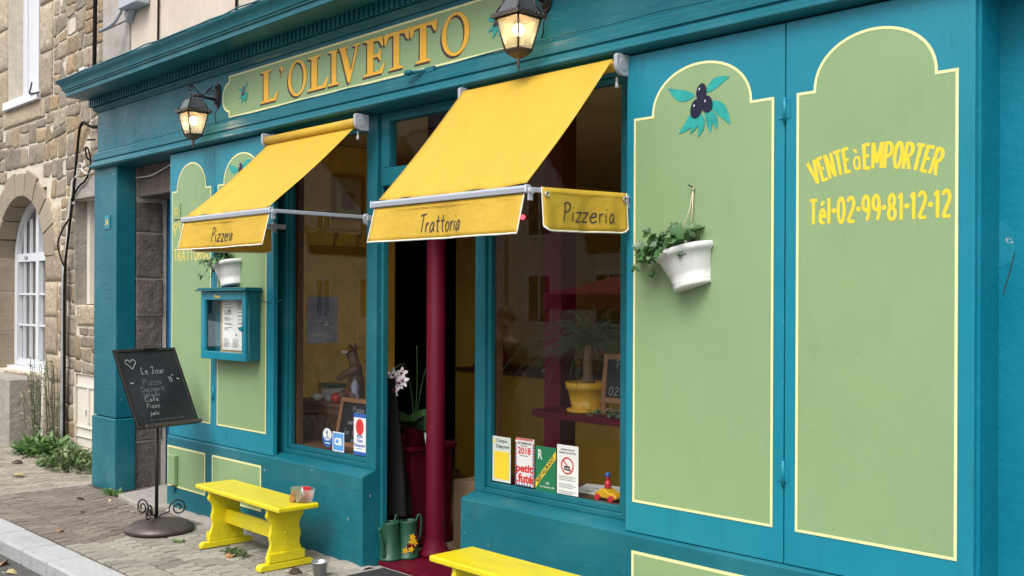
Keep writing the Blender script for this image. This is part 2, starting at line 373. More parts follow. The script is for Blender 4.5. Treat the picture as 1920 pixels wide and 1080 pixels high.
# handwriting: single strokes, x height .5, cap height 1
GL = {
 'P': (.55, [[(.08, 0), (.1, .5), (.12, .98)], [(.02, .9), (.2, 1.0), (.45, .93), (.5, .75), (.35, .55), (.12, .48)]]),
 'T': (.55, [[(.28, 0), (.29, .5), (.3, .93)], [(0, .88), (.25, .95), (.6, .97)]]),
 'i': (.2, [[(.08, .5), (.08, .2), (.1, 0)], [(.1, .72), (.115, .78)]]),
 'z': (.45, [[(.02, .48), (.2, .5), (.4, .5), (.2, .2), (.02, .02), (.2, .0), (.42, .03)]]),
 'e': (.42, [[(.04, .25), (.2, .28), (.36, .36), (.3, .5), (.15, .46), (.04, .22), (.12, .03), (.26, .0), (.4, .1)]]),
 'r': (.36, [[(.06, .5), (.08, .2), (.08, 0)], [(.08, .28), (.16, .44), (.32, .5)]]),
 'a': (.45, [[(.36, .44), (.22, .5), (.06, .3), (.06, .06), (.18, .0), (.32, .22), (.37, .46)], [(.37, .46), (.36, .15), (.42, 0)]]),
 't': (.36, [[(.16, .85), (.15, .3), (.2, .02), (.3, .03)], [(.0, .54), (.15, .56), (.33, .57)]]),
 'o': (.44, [[(.22, .5), (.06, .36), (.06, .1), (.2, 0), (.36, .14), (.36, .38), (.22, .5)]]),
 'L': (.5, [[(.2, 1), (.1, .7), (.12, .2), (.06, .02), (.25, .05), (.45, .0)]]),
 'J': (.5, [[(.1, .95), (.3, 1), (.5, .95)], [(.32, .98), (.32, .3), (.22, 0), (.05, .12)]]),
 'u': (.44, [[(.06, .5), (.06, .12), (.16, 0), (.3, .15), (.36, .5)], [(.36, .5), (.36, .12), (.42, 0)]]),
 'n': (.44, [[(.06, .5), (.08, 0)], [(.08, .3), (.2, .48), (.34, .4), (.36, 0)]]),
 'm': (.6, [[(.06, .5), (.08, 0)], [(.08, .3), (.18, .48), (.28, .4), (.3, 0)], [(.3, .3), (.4, .48), (.5, .4), (.54, 0)]]),
 's': (.36, [[(.32, .46), (.14, .5), (.08, .36), (.28, .2), (.24, .02), (.04, .04)]]),
 'd': (.46, [[(.36, .4), (.2, .48), (.06, .3), (.08, .06), (.22, .0), (.36, .3)], [(.4, 1), (.38, .3), (.44, 0)]]),
 'l': (.24, [[(.12, 1), (.1, .3), (.18, 0)]]),
 'c': (.38, [[(.34, .42), (.2, .5), (.06, .3), (.08, .05), (.2, 0), (.36, .1)]]),
 'h': (.44, [[(.08, 1), (.08, 0)], [(.08, .3), (.22, .48), (.34, .36), (.36, 0)]]),
 'p': (.44, [[(.08, .5), (.08, -.35)], [(.08, .4), (.24, .5), (.36, .3), (.26, .04), (.08, .06)]]),
 'v': (.4, [[(.04, .5), (.18, 0), (.36, .5)]]),
 '0': (.45, [[(.22, 1), (.06, .7), (.06, .25), (.22, 0), (.38, .3), (.36, .75), (.22, 1)]]),
 '1': (.3, [[(.06, .8), (.18, 1), (.18, 0)]]), '2': (.45, [[(.06, .8), (.2, 1), (.36, .8), (.2, .4), (.04, 0), (.4, .02)]]),
 '5': (.45, [[(.36, 1), (.12, .98), (.1, .56), (.3, .58), (.36, .25), (.2, 0), (.04, .08)]]),
 '8': (.45, [[(.2, .52), (.06, .75), (.22, 1), (.36, .78), (.2, .52), (.06, .24), (.2, 0), (.38, .24), (.2, .52)]]),
 '9': (.45, [[(.34, .8), (.2, 1), (.06, .75), (.2, .55), (.34, .8), (.34, .3), (.2, 0)]]),
 '-': (.35, [[(.04, .4), (.28, .42)]]), '.': (.2, [[(.06, 0), (.08, .05)]]), ' ': (.3, []), '~': (.5, [[(0, .3), (.14, .42), (.3, .28), (.46, .4)]]),
 'C': (.55, [[(.48, .85), (.3, 1), (.08, .65), (.1, .15), (.3, 0), (.5, .15)]]), 'f': (.34, [[(.32, .95), (.18, 1), (.14, .6), (.12, 0)], [(0, .5), (.3, .52)]]),
 'M': (.7, [[(.06, 0), (.12, 1), (.34, .3), (.56, 1), (.62, 0)]]), 'D': (.55, [[(.1, 0), (.1, 1), (.4, .8), (.46, .4), (.3, .05), (.1, 0)]]),
}
def hand(mb, txt, x, y, h, fm, wd, wmul=1., gap=.08, width=None):
    tot = sum(GL[c][0] + gap for c in txt)
    if width: wmul = width / (tot * h)
    k = 0
    for ch in txt:
        gw, st = GL[ch]
        for s_ in st:
            pts = catmull([(x + (p[0] + .06 * (p[1] - .5)) * h * wmul, y + p[1] * h) for p in s_], 4)
            ribbon(mb, pts, wd, fm, off=.0002 * (k % 4)); k += 1
        x += (gw + gap) * h * wmul
    return x

def arc(cx, cy, rx, ry, a0, a1, n=12): return [(cx + rx * math.cos(math.radians(a0 + (a1 - a0) * i / n)), cy + ry * math.sin(math.radians(a0 + (a1 - a0) * i / n))) for i in range(n + 1)]
# brush-painted block capitals: strokes in a box w x 1
CP = {
 'V': (.52, [[(.02, 1), (.26, .03)], [(.26, .03), (.50, 1)]]), 'E': (.42, [[(.05, 0), (.05, 1)], [(.05, .96), (.40, .96)], [(.05, .52), (.34, .52)], [(.05, .04), (.40, .04)]]),
 'N': (.50, [[(.05, 0), (.05, 1)], [(.06, .97), (.44, .03)], [(.45, 0), (.45, 1)]]), 'T': (.46, [[(.23, 0), (.23, .96)], [(.0, .96), (.46, .96)]]),
 'M': (.66, [[(.05, 0), (.08, 1)], [(.08, .98), (.32, .2)], [(.32, .2), (.58, .98)], [(.58, 1), (.61, 0)]]), 'P': (.46, [[(.05, 0), (.05, 1)], [(.05, .96)] + arc(.22, .71, .20, .25, 90, -90) + [(.05, .46)]]),
 'O': (.50, [arc(.25, .5, .21, .47, 0, 366, 24)]), 'R': (.48, [[(.05, 0), (.05, 1)], [(.05, .96)] + arc(.22, .73, .20, .23, 90, -90) + [(.05, .50)], [(.20, .50), (.44, 0)]]),
 'A': (.52, [[(.02, 0), (.26, .98)], [(.26, .98), (.50, 0)], [(.11, .32), (.41, .32)]]), 'I': (.16, [[(.08, 0), (.08, 1)]]), 'Z': (.46, [[(.03, .96), (.42, .96)], [(.42, .95), (.04, .05)], [(.03, .04), (.44, .04)]]),
 'à': (.40, [arc(.20, .28, .15, .26, 60, 330, 16), [(.35, .55), (.35, 0)], [(.08, .90), (.24, .74)]]), 'é': (.38, [[(.06, .30), (.34, .30)] + arc(.20, .30, .15, .26, 0, 310, 16), [(.14, .72), (.28, .90)]]),
 'l': (.18, [[(.09, 0), (.09, 1)]]), '·': (.16, [arc(.08, .50, .025, .03, 0, 330, 8)]),
 '0': (.46, [arc(.23, .5, .18, .47, 0, 366, 24)]), '1': (.26, [[(.16, 0), (.16, 1)], [(.02, .80), (.16, .98)]]),
 '2': (.46, [arc(.22, .73, .18, .24, 160, -20, 12) + [(.05, .05)], [(.04, .04), (.44, .04)]]), '8': (.46, [arc(.23, .73, .15, .23, 0, 366, 18), arc(.23, .25, .19, .22, 0, 366, 18)]),
 '9': (.46, [arc(.22, .70, .17, .27, 0, 366, 18), arc(.20, .5, .20, .48, 20, -70, 10)]),
}
def caps(mb, txt, x0, x1, y0, h, fm, wd):
    tot = sum(CP[c][0] + .13 for c in txt) - .13; sx = (x1 - x0) / tot; x = x0; k = 0
    for ch in txt:
        if ch == '·':
            mb.poly([(x + .08 * sx + .010 * math.cos(q), y0 + .5 * h + .010 * math.sin(q)) for q in [2 * PI * i / 12 for i in range(12)]], fm)
        for st in ([] if ch == '·' else CP[ch][1]):
            ribbon(mb, [(x + p[0] * sx, y0 + (p[1]) * h) for p in st], wd, fm, off=.00006 * (k % 5)); k += 1
        x += (CP[ch][0] + .13) * sx
def font_mesh(txt, bold=0.0, res=4):
    cu = bpy.data.curves.new('t', 'FONT'); cu.body = txt; cu.size = 1; cu.offset = bold; cu.resolution_u = res; cu.fill_mode = 'FRONT'
    o = bpy.data.objects.new('t', cu); COL.objects.link(o)
    dg = bpy.context.evaluated_depsgraph_get(); dg.update(); me = bpy.data.meshes.new_from_object(o.evaluated_get(dg))
    vs = [tuple(v.co) for v in me.vertices]; fs = [tuple(p.vertices) for p in me.polygons]
    bpy.data.objects.remove(o); bpy.data.curves.remove(cu); bpy.data.meshes.remove(me)
    if not vs: return [], []
    x0 = min(v[0] for v in vs); x1 = max(v[0] for v in vs); y0 = min(v[1] for v in vs); y1 = max(v[1] for v in vs)
    return [((v[0] - x0) / (x1 - x0), (v[1] - y0) / (y1 - y0)) for v in vs], fs
def type_(mb, txt, fm, x0, x1, y0, y1, bold=.0, lift=0.):
    """printed text filling the rectangle x0..x1, y0..y1"""
    vs, fs = font_mesh(txt, bold); b = len(mb.v)
    mb.v += [fm(x0 + (x1 - x0) * u, y0 + (y1 - y0) * v, lift) for u, v in vs]
    for f in fs: mb.face([b + i for i in f])
def rect(mb, x0, x1, y0, y1, fm, lift=0.):
    b = len(mb.v); mb.v += [fm(x0, y0, lift), fm(x1, y0, lift), fm(x1, y1, lift), fm(x0, y1, lift)]; mb.face((b, b + 1, b + 2, b + 3))
def quad(mb, x0, x1, y, z0, z1):
    b = len(mb.v); mb.v += [(x0, y, z0), (x1, y, z0), (x1, y, z1), (x0, y, z1)]; mb.face((b, b + 1, b + 2, b + 3))
def wallmap(Y): return lambda u, v, l=0.: (u, Y - l, v)

def leaf_pts(kind='oval'):
    if kind == 'ivy': return [(0, 0), (.30, -.12), (.5, .12), (.36, .3), (.55, .62), (.26, .6), (0, 1), (-.26, .6), (-.55, .62), (-.36, .3), (-.5, .12), (-.30, -.12)]
    if kind == 'long': return [(0, 0), (.10, .2), (.13, .5), (.08, .8), (0, 1), (-.08, .8), (-.13, .5), (-.10, .2)]
    return [(0, 0), (.25, .2), (.3, .5), (.17, .8), (0, 1), (-.17, .8), (-.3, .5), (-.25, .2)]
def add_leaf(mb, pos, d, nrm, size, kind='oval', col=None, fold=.15):
    d = Vector(d).normalized(); nrm = Vector(nrm); nrm = (nrm - d * nrm.dot(d))
    if nrm.length < 1e-3: nrm = d.orthogonal()
    nrm.normalize(); s_ = d.cross(nrm); pos = Vector(pos); b = len(mb.v); mb.col = col
    P_ = leaf_pts(kind); n = len(P_)
    mb.v.append(tuple(pos + d * (.45 * size)))
    for u, v in P_: mb.v.append(tuple(pos + s_ * (u * size) + d * (v * size) + nrm * (abs(u) * size * fold * 2 - v * v * size * fold)))
    for i in range(n): mb.face((b, b + 1 + i, b + 1 + (i + 1) % n), True)
    mb.col = None
def rv(a=1.): return Vector((random.uniform(-a, a), random.uniform(-a, a), random.uniform(-a, a)))

# ================================================================== GROUND
g = MB(); g.box(-60, 40, -60, 40, -.6, -.115); struct(link('ground', g, m_asph))
r = MB(); r.box(-40, 25, -7.2, -1.30, -.114, -.10); struct(link('road', r, m_asph))
b = MB(); b.box(-14.5, 3, -1.10, .75, -.11, -.016); struct(link('pavement_bed', b, m_joint))
pv = MB(); L_, W_, D_ = .200, .105, .050
def paver(ax, ay, flip, col):
    # ax, ay corner; long side along Y; zigzag long edges
    d0, d1 = (0, D_) if not flip else (D_, 0); e = .004; gp = .0055
    left = [(d0, 0), (d0, L_ / 2 - e), (d1, L_ / 2 + e), (d1, L_)]
    pts = [(ax + x + gp, ay + y + (gp if y == 0 else (-gp if y == L_ else 0))) for x, y in left] + [(ax + x + W_ - gp, ay + y + (gp if y == 0 else (-gp if y == L_ else 0))) for x, y in left[::-1]]
    cx = sum(p[0] for p in pts) / 8; cy = sum(p[1] for p in pts) / 8
    z = random.gauss(0, .0016); tx, ty = random.gauss(0, .012), random.gauss(0, .008)
    f = lambda x, y, k: (x, y, z + k + tx * (x - cx) + ty * (y - cy))
    b = len(pv.v); pv.col = col
    for x, y in pts: pv.v.append(f(x, y, -.02))
    for x, y in pts: pv.v.append(f(x, y, -.006))
    for x, y in pts: pv.v.append(f(cx + (x - cx) * .93, cy + (y - cy) * .955, 0))
    for k in (0, 8):
        for i in range(8): pv.face((b + k + i, b + k + (i + 1) % 8, b + k + 8 + (i + 1) % 8, b + k + 8 + i))
    pv.face(range(b + 16, b + 24))
row = 0; y = -1.075
while y < .70:
    x = -14.3 + (W_ / 2 if row % 2 else 0)
    while x < 2.4:
        cy = y + L_ / 2; cx = x + W_ / 2
        ok = (cy < -.07) or (cx < -9.32 and cy < .60)
        if ok:
            k = random.uniform(.82, 1.15)
            if -9.24 < cx < -7.03: c = (.185 * k, .148 * k, .122 * k)
            elif cx <= -9.24: c = (.29 * k, .255 * k, .20 * k)
            else: c = (.265 * k, .245 * k, .205 * k)
            if random.random() < .12: c = tuple(q * .8 for q in c)
            paver(x, y, row % 2 == 1, c)
        x += W_
    y += L_; row += 1
pv.col = None
struct(link('pavement', pv, m_paver))
kb = MB(); kx = -14.9; first = True
for ln in [1.0, .9, 1.1, .8, 1.0, .92, .85, .62, .58, .43, .98, .9, 1.1, .8, 1., .9, 1., .95, 1.05]:
    z = random.gauss(0, .003)
    kb.box(kx + .006, kx + ln - .006, -1.325 + random.gauss(0, .004), -1.085, -.25, z); kx += ln
struct(link('kerb', kb, m_kerb, bevel=.018))
st = MB(); st.box(-9.26, -9.20, -1.07, -.02, -.02, .002); struct(link('pavement_edge_course', st, m_concrete))
ds = MB(); ds.prism([(-8.6, .42), (-8.42, -.13), (-8.1, -.17), (-7.78, -.19), (-7.66, -.04), (-7.74, .42)], lambda x, y: (x, y, -.03), lambda x, y: (x, y, .035))
struct(link('doorstep', ds, m_concrete, bevel=.015))
fo = MB(); random.seed(3)
def rough_strip(mb, x0, x1, n):
    top = []; 
    for i in range(n + 1):
        x = x0 + (x1 - x0) * i / n; yy = -.05 - random.uniform(0, .02); zz = .008 + random.uniform(0, .014)
        top.append((x, yy, zz))
    b = len(mb.v)
    for x, yy, zz in top: mb.v += [(x, yy - .02, -.02), (x, yy, zz * .7), (x, -.03, zz + .012), (x, .03, zz + .014)]
    for i in range(n):
        for k in range(3): mb.face((b + 4 * i + k, b + 4 * i + 4 + k, b + 4 * i + 5 + k, b + 4 * i + 1 + k), True)
rough_strip(fo, -7.76, -5.10, 36); rough_strip(fo, -4.27, -1.3, 30)
struct(link('footing', fo, m_concrete))
sl = MB(); sl.prism([(-5.14, .12), (-5.2, -.10), (-5.05, -.31), (-4.66, -.34), (-4.27, -.33), (-4.25, .12)], lambda x, y: (x, y, -.03), lambda x, y: (x, y, .018))
struct(link('entrance_slab', sl, m_concrete, bevel=.012))

# ================================================================== RESTAURANT BUILDING
B = thing('restaurant_building', 'teal and sage green restaurant shopfront with gilded sign beside the stone house', 'building', (-5.2, .2, 0))
def part(n, mb, m, p=B, **k): return link(n, mb, m, p, **k)
# pilaster
p = MB(); p.box(-9.25, -8.775, 0, .172, .62, 2.80); pil = part('pilaster', p, m_teal, bevel=.006)
p = MB(); p.box(-9.262, -8.763, -.012, .175, -.02, .612); part('pilaster_base', p, m_teal, bevel=.012)
p = MB(); p.box(-9.01, -8.90, -.008, 0, 2.255, 2.375); pl = part('number_plate', p, m_teal_sh, pil, bevel=.002)
t = MB(); type_(t, '34', wallmap(-.0095), -8.985, -8.925, 2.285, 2.345, .03); part('numeral', t, m_faded, pil)
# plinths with sloping sills
for x0, x1 in ((-7.775, -5.157), (-4.253, -1.504)):
    p = MB(); p.xprof([(-.012, -.0), (-.012, .568), (.0, .576), (.086, .600), (.138, .600), (.138, 0)], x0, x1)
    pn = part('plinth', p, m_teal, bevel=.005)
    for a, c in ([(-7.77 + .012, -7.14), (-7.036, -6.339)] if x0 < -6 else [(-3.05, -2.322), (-2.207, -1.567)]):
        q = MB(); q.box(a, c, -.0145, -.012, .182, .50); part('green_panel', q, m_green, pn)
        q = MB(); ribbon(q, [(a + .007, .189), (c - .007, .189), (c - .007, .493), (a + .007, .493)], .014, wallmap(-.0155), True); part('panel_border', q, m_cream, pn)
mc = MB(); mc.box(-7.685, -7.575, -.05, -.0163, .205, .435); part('meter_cover', mc, m_green, bevel=.006)
mc = MB(); mc.box(-7.68, -7.615, -.03, -.0163, .15, .19); part('latch', mc, m_teal, bevel=.004)
# shutters (folded leaves)
def panel_shape(a, c, ins, z0=.727, zs=2.485, zt=2.69):
    pts = [(a, z0), (c, z0), (c, zs), (c - ins, zs)]
    cx = (a + c) / 2; rx = (c - a) / 2 - ins
    for i in range(1, 25):
        q = PI * i / 25; pts.append((cx + rx * math.cos(q), zs + (zt - zs) * math.sin(q) ** .92))
    pts += [(a + ins, zs), (a, zs)]
    return pts
def olive_motif(parent, cx, cz, s_, Y, Lv, Ol):
    lf = MB(); k = 0
    for ang, ln, bx, bz in Lv:
        a = math.radians(ang); dx, dz = math.cos(a), math.sin(a); b = len(lf.v); pts = []
        for i in range(9):
            t_ = i / 8; wdt = .20 * math.sin(PI * t_ ** .8) * (1 if t_ < .98 else 0) + .004
            bend = .12 * math.sin(PI * t_)
            pts.append((t_, wdt, bend))
        poly = [(t_ * ln, (bend + wdt) * ln * .8) for t_, wdt, bend in pts] + [(t_ * ln, (bend - wdt) * ln * .8) for t_, wdt, bend in pts[::-1]]
        lf.poly(poly, lambda u, v: (cx + s_ * (bx + u * dx - v * dz), Y - .0003 * k, cz + s_ * (bz + u * dz + v * dx))); k += 1
    o1 = part('olive_leaf_motif', lf, m_leafp, parent)
    ov = MB(); hl = MB(); k = 0
    for ox, oz, rx, rz, tl in Ol:
        k += 1; t_ = math.radians(tl)
        poly = [(rx * math.cos(q * PI / 10), rz * math.sin(q * PI / 10)) for q in range(20)]
        f = lambda u, v: (cx + s_ * (ox + u * math.cos(t_) - v * math.sin(t_)), Y - .003 - .0003 * k, cz + s_ * (oz + u * math.sin(t_) + v * math.cos(t_)))
        ov.poly(poly, f)
        f2 = lambda u, v: (cx + s_ * (ox - .06 + u), Y - .0046, cz + s_ * (oz + .09 + v))
        hl.poly([(.02 * math.cos(q), .04 * math.sin(q)) for q in (0, 1, 2, 3, 4, 5)], f2)
    part('olive_motif', ov, m_olive, parent); part('highlight', hl, m_whitep, parent)
LV = [(160, 1.0, -.22, .26), (22, .85, .12, .30), (225, .95, -.1, -.05), (-45, 1.0, .22, .05), (262, .65, -.02, -.25), (285, .62, .12, -.22), (245, .6, -.12, -.22), (-65, .6, .24, -.2)]
OL = [(.0, .33, .17, .24, -8), (-.17, -.10, .19, .27, -14), (.19, -.02, .18, .23, 6)]
for i, (x0, x1, a, c, ins) in enumerate([(-7.765, -7.045, -7.718, -7.094, .08), (-7.041, -6.21, -6.984, -6.305, .085), (-3.10, -2.269, -3.05, -2.322, .105), (-2.264, -1.504, -2.207, -1.567, .075)]):
    s_ = MB(); s_.box(x0, x1, 0, .035, .581, 2.787)
    sh = part('shutter', s_, m_teal_sh, bevel=.004)
    q = MB(); pts = panel_shape(a, c, ins); q.prism(pts, lambda u, v: (u, -.0015, v), lambda u, v: (u, 0.0005, v)); part('green_panel', q, m_green, sh)
    q = MB(); ribbon(q, pts, .0115, wallmap(-.0025), True); part('panel_border', q, m_cream, sh)
    if i == 1: olive_motif(sh, (a + c) / 2 - .01, 2.53, .16, -.003, LV, OL)
    if i == 2: olive_motif(sh, -2.677, 2.508, .16, -.003, LV, OL)
    if i in (0, 2):
        for hz in (.95, 2.43):
            h = MB(); h.tube([(x1 + .003, -.006, hz - .05), (x1 + .003, -.006, hz + .05)], .0072, 8)
            h.box(x1 - .026, x1 + .026, -.0035, 0, hz - .035, hz + .03)
            part('hinge', h, m_teal_sh, sh)
    if i == 3:
        t = MB()   # VENTE à EMPORTER on an arch, then the telephone line
        R = .66; cx, cz = -1.887, 2.158 - R
        def arch(u, v, l=0.):
            th = (u + 1.887) / R; return (cx + (R + v) * math.sin(th), -.0019 - l, cz + (R + v) * math.cos(th))
        caps(t, 'VENTE', -2.135, -1.975, 0, .098, arch, .0125); caps(t, 'à', -1.963, -1.935, .004, .09, arch, .0085); caps(t, 'EMPORTER', -1.922, -1.637, 0, .098, arch, .0125)
        caps(t, 'Tél·02·99·81·12·12', -2.152, -1.588, 1.957, .100, wallmap(-.0019), .0128)
        part('lettering', t, m_yel_let, sh)
    if i == 0:
        t = MB(); R = .62; cx, cz = -7.40, 2.20 - R
        def arch(u, v, l=0.):
            th = (u + 7.40) / R; return (cx + (R + v) * math.sin(th), -.0019 - l, cz + (R + v) * math.cos(th))
        caps(t, 'PIZZERIA', -7.68, -7.12, 0, .095, arch, .0155); caps(t, 'TRATTORIA', -7.69, -7.13, 1.945, .09, wallmap(-.0019), .0155)
        part('lettering', t, m_faded, sh)
        q = MB(); q.box(-7.69, -7.575, -.012, -.0016, 2.27, 2.395); part('number_plate', q, m_green, sh, bevel=.002)
        t = MB(); type_(t, '32', wallmap(-.0135), -7.665, -7.60, 2.30, 2.365, .03); part('numeral', t, m_faded, sh)
# wall core behind shutters and right hand wall
p = MB(); p.box(-7.76, -6.34, .036, .30, .601, 2.79); p.box(-3.075, -1.504, .036, .30, .601, 2.79); part('wall', p, m_teal)
p = MB(); p.box(-1.504, 3.5, .186, .6, -.05, 3.4); p.box(-1.5035, -1.49, .02, .186, 0, 2.79); part('side_wall', p, m_teal_rough)
p = MB(); p.prism([(-1.503, 1.95), (-1.47, 1.945), (-1.448, 1.915), (-1.436, 1.89), (-1.433, 1.84), (-1.445, 1.80), (-1.475, 1.78), (-1.503, 1.775)], lambda x, z: (x, .1845, z), lambda x, z: (x, .187, z)); part('filler_patch', p, m_teal_sh)
p = MB(); ribbon(p, catmull([(-1.436, 1.83), (-1.445, 1.79), (-1.452, 1.76), (-1.470, 1.70), (-1.474, 1.68)], 3), .004, wallmap(.1842)); part('crack', p, m_ink)
# window and door frames
def win_frame(x0, x1, gx0, gx1, gz0, gz1, zs=.600):
    f = MB()
    f.box(x0, gx0 - .03, .086, .15, zs, 2.79); f.box(gx1 + .03, x1, .086, .15, zs, 2.79)
    f.box(gx0 - .03, gx1 + .03, .086, .15, zs, gz0 - .03); f.box(gx0 - .03, gx1 + .03, .086, .15, gz1 + .03, 2.79)
    fo_ = part('window_frame', f, m_teal, bevel=.005)
    f = MB()
    f.box(gx0 - .03, gx0, .102, .14, gz0 - .03, gz1 + .03); f.box(gx1, gx1 + .03, .102, .14, gz0 - .03, gz1 + .03)
    f.box(gx0, gx1, .102, .14, gz0 - .03, gz0); f.box(gx0, gx1, .102, .14, gz1, gz1 + .03)
    part('glazing_bead', f, m_teal, fo_, bevel=.004)
    gpn = MB(); quad(gpn, gx0, gx1, .12, gz0, gz1); part('pane', gpn, m_glass, fo_)
    return fo_
win_frame(-6.34, -5.157, -6.15, -5.285, .66, 2.70)
win_frame(-4.250, -3.075, -4.138, -3.222, .66, 2.70)
f = MB(); f.box(-5.157, -5.135, .12, .16, .0, 2.79); f.box(-4.27, -4.2505, .12, .16, .0, 2.79)
f.box(-5.135, -4.27, .10, .16, 2.345, 2.455); f.box(-5.135, -5.055, .10, .16, 2.455, 2.79); f.box(-4.36, -4.27, .10, .16, 2.455, 2.79); f.box(-5.055, -4.36, .10, .16, 2.735, 2.79)
dfm = part('door_frame', f, m_teal, bevel=.005)
gpn = MB(); quad(gpn, -5.055, -4.36, .127, 2.455, 2.735); part('transom_pane', gpn, m_glass, dfm)
# lintel moulding, fascia, cornice (long horizontal profiles)
XR = -1.30
p = MB(); p.xprof([(.30, 2.945), (.03, 2.945), (-.012, 2.940), (-.018, 2.932), (-.018, 2.902), (-.026, 2.896), (-.026, 2.874), (-.016, 2.868), (-.016, 2.861), (-.032, 2.857), (-.037, 2.846), (-.040, 2.842), (-.040, 2.836), (-.052, 2.832), (-.058, 2.822), (-.058, 2.812), (-.050, 2.803), (-.036, 2.797), (.02, 2.793), (.30, 2.793)], -9.235, XR)
part('architrave', p, m_teal, bevel=.002)
p = MB(); p.box(-9.235, XR, .02, .30, 2.946, 3.304); fas = part('fascia', p, m_teal, bevel=.003)
p = MB(); p.xprof([(.3, 3.305), (.012, 3.305), (.005, 3.312), (-.006, 3.322), (-.022, 3.332), (-.026, 3.3395), (.3, 3.3395)], -9.245, XR); part('frieze_moulding', p, m_teal)
p = MB(); p.box(-9.245, XR, -.018, .3, 3.34, 3.412); part('dentil_backing', p, m_teal)
p = MB(); x = -9.238
while x < XR: p.box(x, x + .027, -.060, -.0185, 3.345, 3.409); x += .05
part('dentil_band', p, m_teal)
cp = [(.3, 3.413), (-.235, 3.413), (-.250, 3.418), (-.250, 3.452), (-.262, 3.455), (-.262, 3.466), (-.272, 3.470), (-.276, 3.49), (-.288, 3.515), (-.306, 3.532), (-.312, 3.545), (-.312, 3.553), (.17, 3.60), (.3, 3.60)]
p = MB(); ins = [.12, .02, .0, .0, -.012, -.012, -.022, -.026, -.038, -.056, -.062, -.062, -.062, -.062]
n = len(cp); b0 = 0
p.v = [(-9.27 + (k if k < 0 else 0), y_, z_) for (y_, z_), k in zip(cp, ins)] + [(XR, y_, z_) for y_, z_ in cp]
p.face(range(n)); p.face(range(2 * n - 1, n - 1, -1))
for i in range(n): p.face((i, n + i, n + (i + 1) % n, (i + 1) % n))
part('cornice', p, m_teal, bevel=.0025)
p = MB(); random.seed(5); pts = [( -9.335 + i * .2, -.314 + random.gauss(0, .002), 3.556 + random.gauss(0, .0035)) for i in range(41)]
p.tube(pts, .0055, 6); part('zinc_flashing', p, m_teal)
# sign board
def sign_shape():
    a, c = -6.86, -3.81; z0, z1 = 2.972, 3.268; pts = []
    pts += [(a, z0), (c, z0), (c, z0 + .045)]
    for i in range(1, 12): q = -PI / 2 + PI * i / 12; pts.append((c + .095 * math.cos(q), (z0 + z1) / 2 + .103 * math.sin(q)))
    pts += [(c, z1 - .045), (c, z1), (a, z1), (a, z1 - .045)]
    for i in range(1, 12): q = PI / 2 + PI * i / 12; pts.append((a + .095 * math.cos(q), (z0 + z1) / 2 + .103 * math.sin(q)))
    pts += [(a, z0 + .045)]
    return pts
q = MB(); q.prism(sign_shape(), lambda u, v: (u, .0165, v), lambda u, v: (u, .021, v)); sgn = part('sign_board', q, m_green, fas)
sgn.parent = B; sgn.location = -B.location
q = MB(); ribbon(q, sign_shape(), .013, wallmap(.0155), True); part('sign_border', q, m_cream, sgn)
def ell(cx, cy, rx, ry, tl=0, n=40): return [(cx + rx * math.cos(2 * PI * i / n) * math.cos(tl) - ry * math.sin(2 * PI * i / n) * math.sin(tl), cy + rx * math.cos(2 * PI * i / n) * math.sin(tl) + ry * math.sin(2 * PI * i / n) * math.cos(tl)) for i in range(n)]
SER = {
 'L': (.64, [[(.02, 0), (.58, 0), (.66, .28), (.61, .28), (.50, .10), (.31, .075), (.31, .92), (.42, .965), (.42, 1), (.02, 1), (.02, .965), (.13, .92), (.13, .08), (.02, .035)]]),
 'I': (.44, [[(.02, 0), (.42, 0), (.42, .035), (.31, .08), (.31, .92), (.42, .965), (.42, 1), (.02, 1), (.02, .965), (.13, .92), (.13, .08), (.02, .035)]]),
 'V': (.80, [[(.0, 1), (.38, 1), (.38, .965), (.29, .93), (.47, .30), (.63, .93), (.55, .965), (.55, 1), (.80, 1), (.80, .965), (.715, .93), (.44, -.03), (.37, -.03), (.10, .93), (0, .965)]]),
 'E': (.66, [[(.02, 0), (.58, 0), (.66, .26), (.61, .26), (.50, .095), (.31, .075), (.31, .47), (.44, .47), (.49, .36), (.53, .36), (.53, .66), (.49, .66), (.44, .55), (.31, .55), (.31, .92), (.47, .90), (.55, .74), (.60, .74), (.58, 1), (.02, 1), (.02, .965), (.13, .92), (.13, .08), (.02, .035)]]),
 'T': (.76, [[(.17, 0), (.59, 0), (.59, .035), (.47, .08), (.47, .92), (.60, .91), (.68, .74), (.74, .72), (.76, 1.03), (.68, 1.0), (.08, 1.0), (.0, .97), (.02, .70), (.07, .72), (.15, .90), (.29, .92), (.29, .08), (.17, .035)]]),
 "'": (.2, [[(.04, .98), (.10, 1.0), (.16, .96), (.17, .86), (.12, .74), (.05, .68), (.10, .80), (.08, .86), (.03, .90)]]),
}
def serif(mb, ch, x0, wd, z0, h, Y, dx=0, dz=0):
    f = lambda u, v: (x0 + dx + u * wd, Y, z0 + dz + v * h)
    if ch == 'O':
        a, c = ell(.5, .5, .5, .54), ell(.5, .5, .33, .47, .0); b = len(mb.v); n = len(a)
        mb.v += [f(*q) for q in a] + [f(*q) for q in c]
        for i in range(n): mb.face((b + i, b + (i + 1) % n, b + n + (i + 1) % n, b + n + i))
        return
    gw, polys = SER[ch]
    for pts in polys: mb.poly([(u / gw, v) for u, v in pts], f)
pxl = [('L', 485, 518), ("'", 521, 529), ('O', 537, 572), ('L', 573, 612), ('I', 612, 634), ('V', 629, 673), ('E', 677, 719), ('T', 716, 764), ('T', 764, 816), ('O', 824, 876)]
def px2x(px):   # measured abscissa of the sign's letters along the fascia
    u = (px - 960) / 1940.18; c, s2 = math.cos(YAW), math.sin(YAW)
    return (.0165 - CAMY) * (u * c - s2) / (u * s2 + c) + .012
lt = MB(); sd = MB()
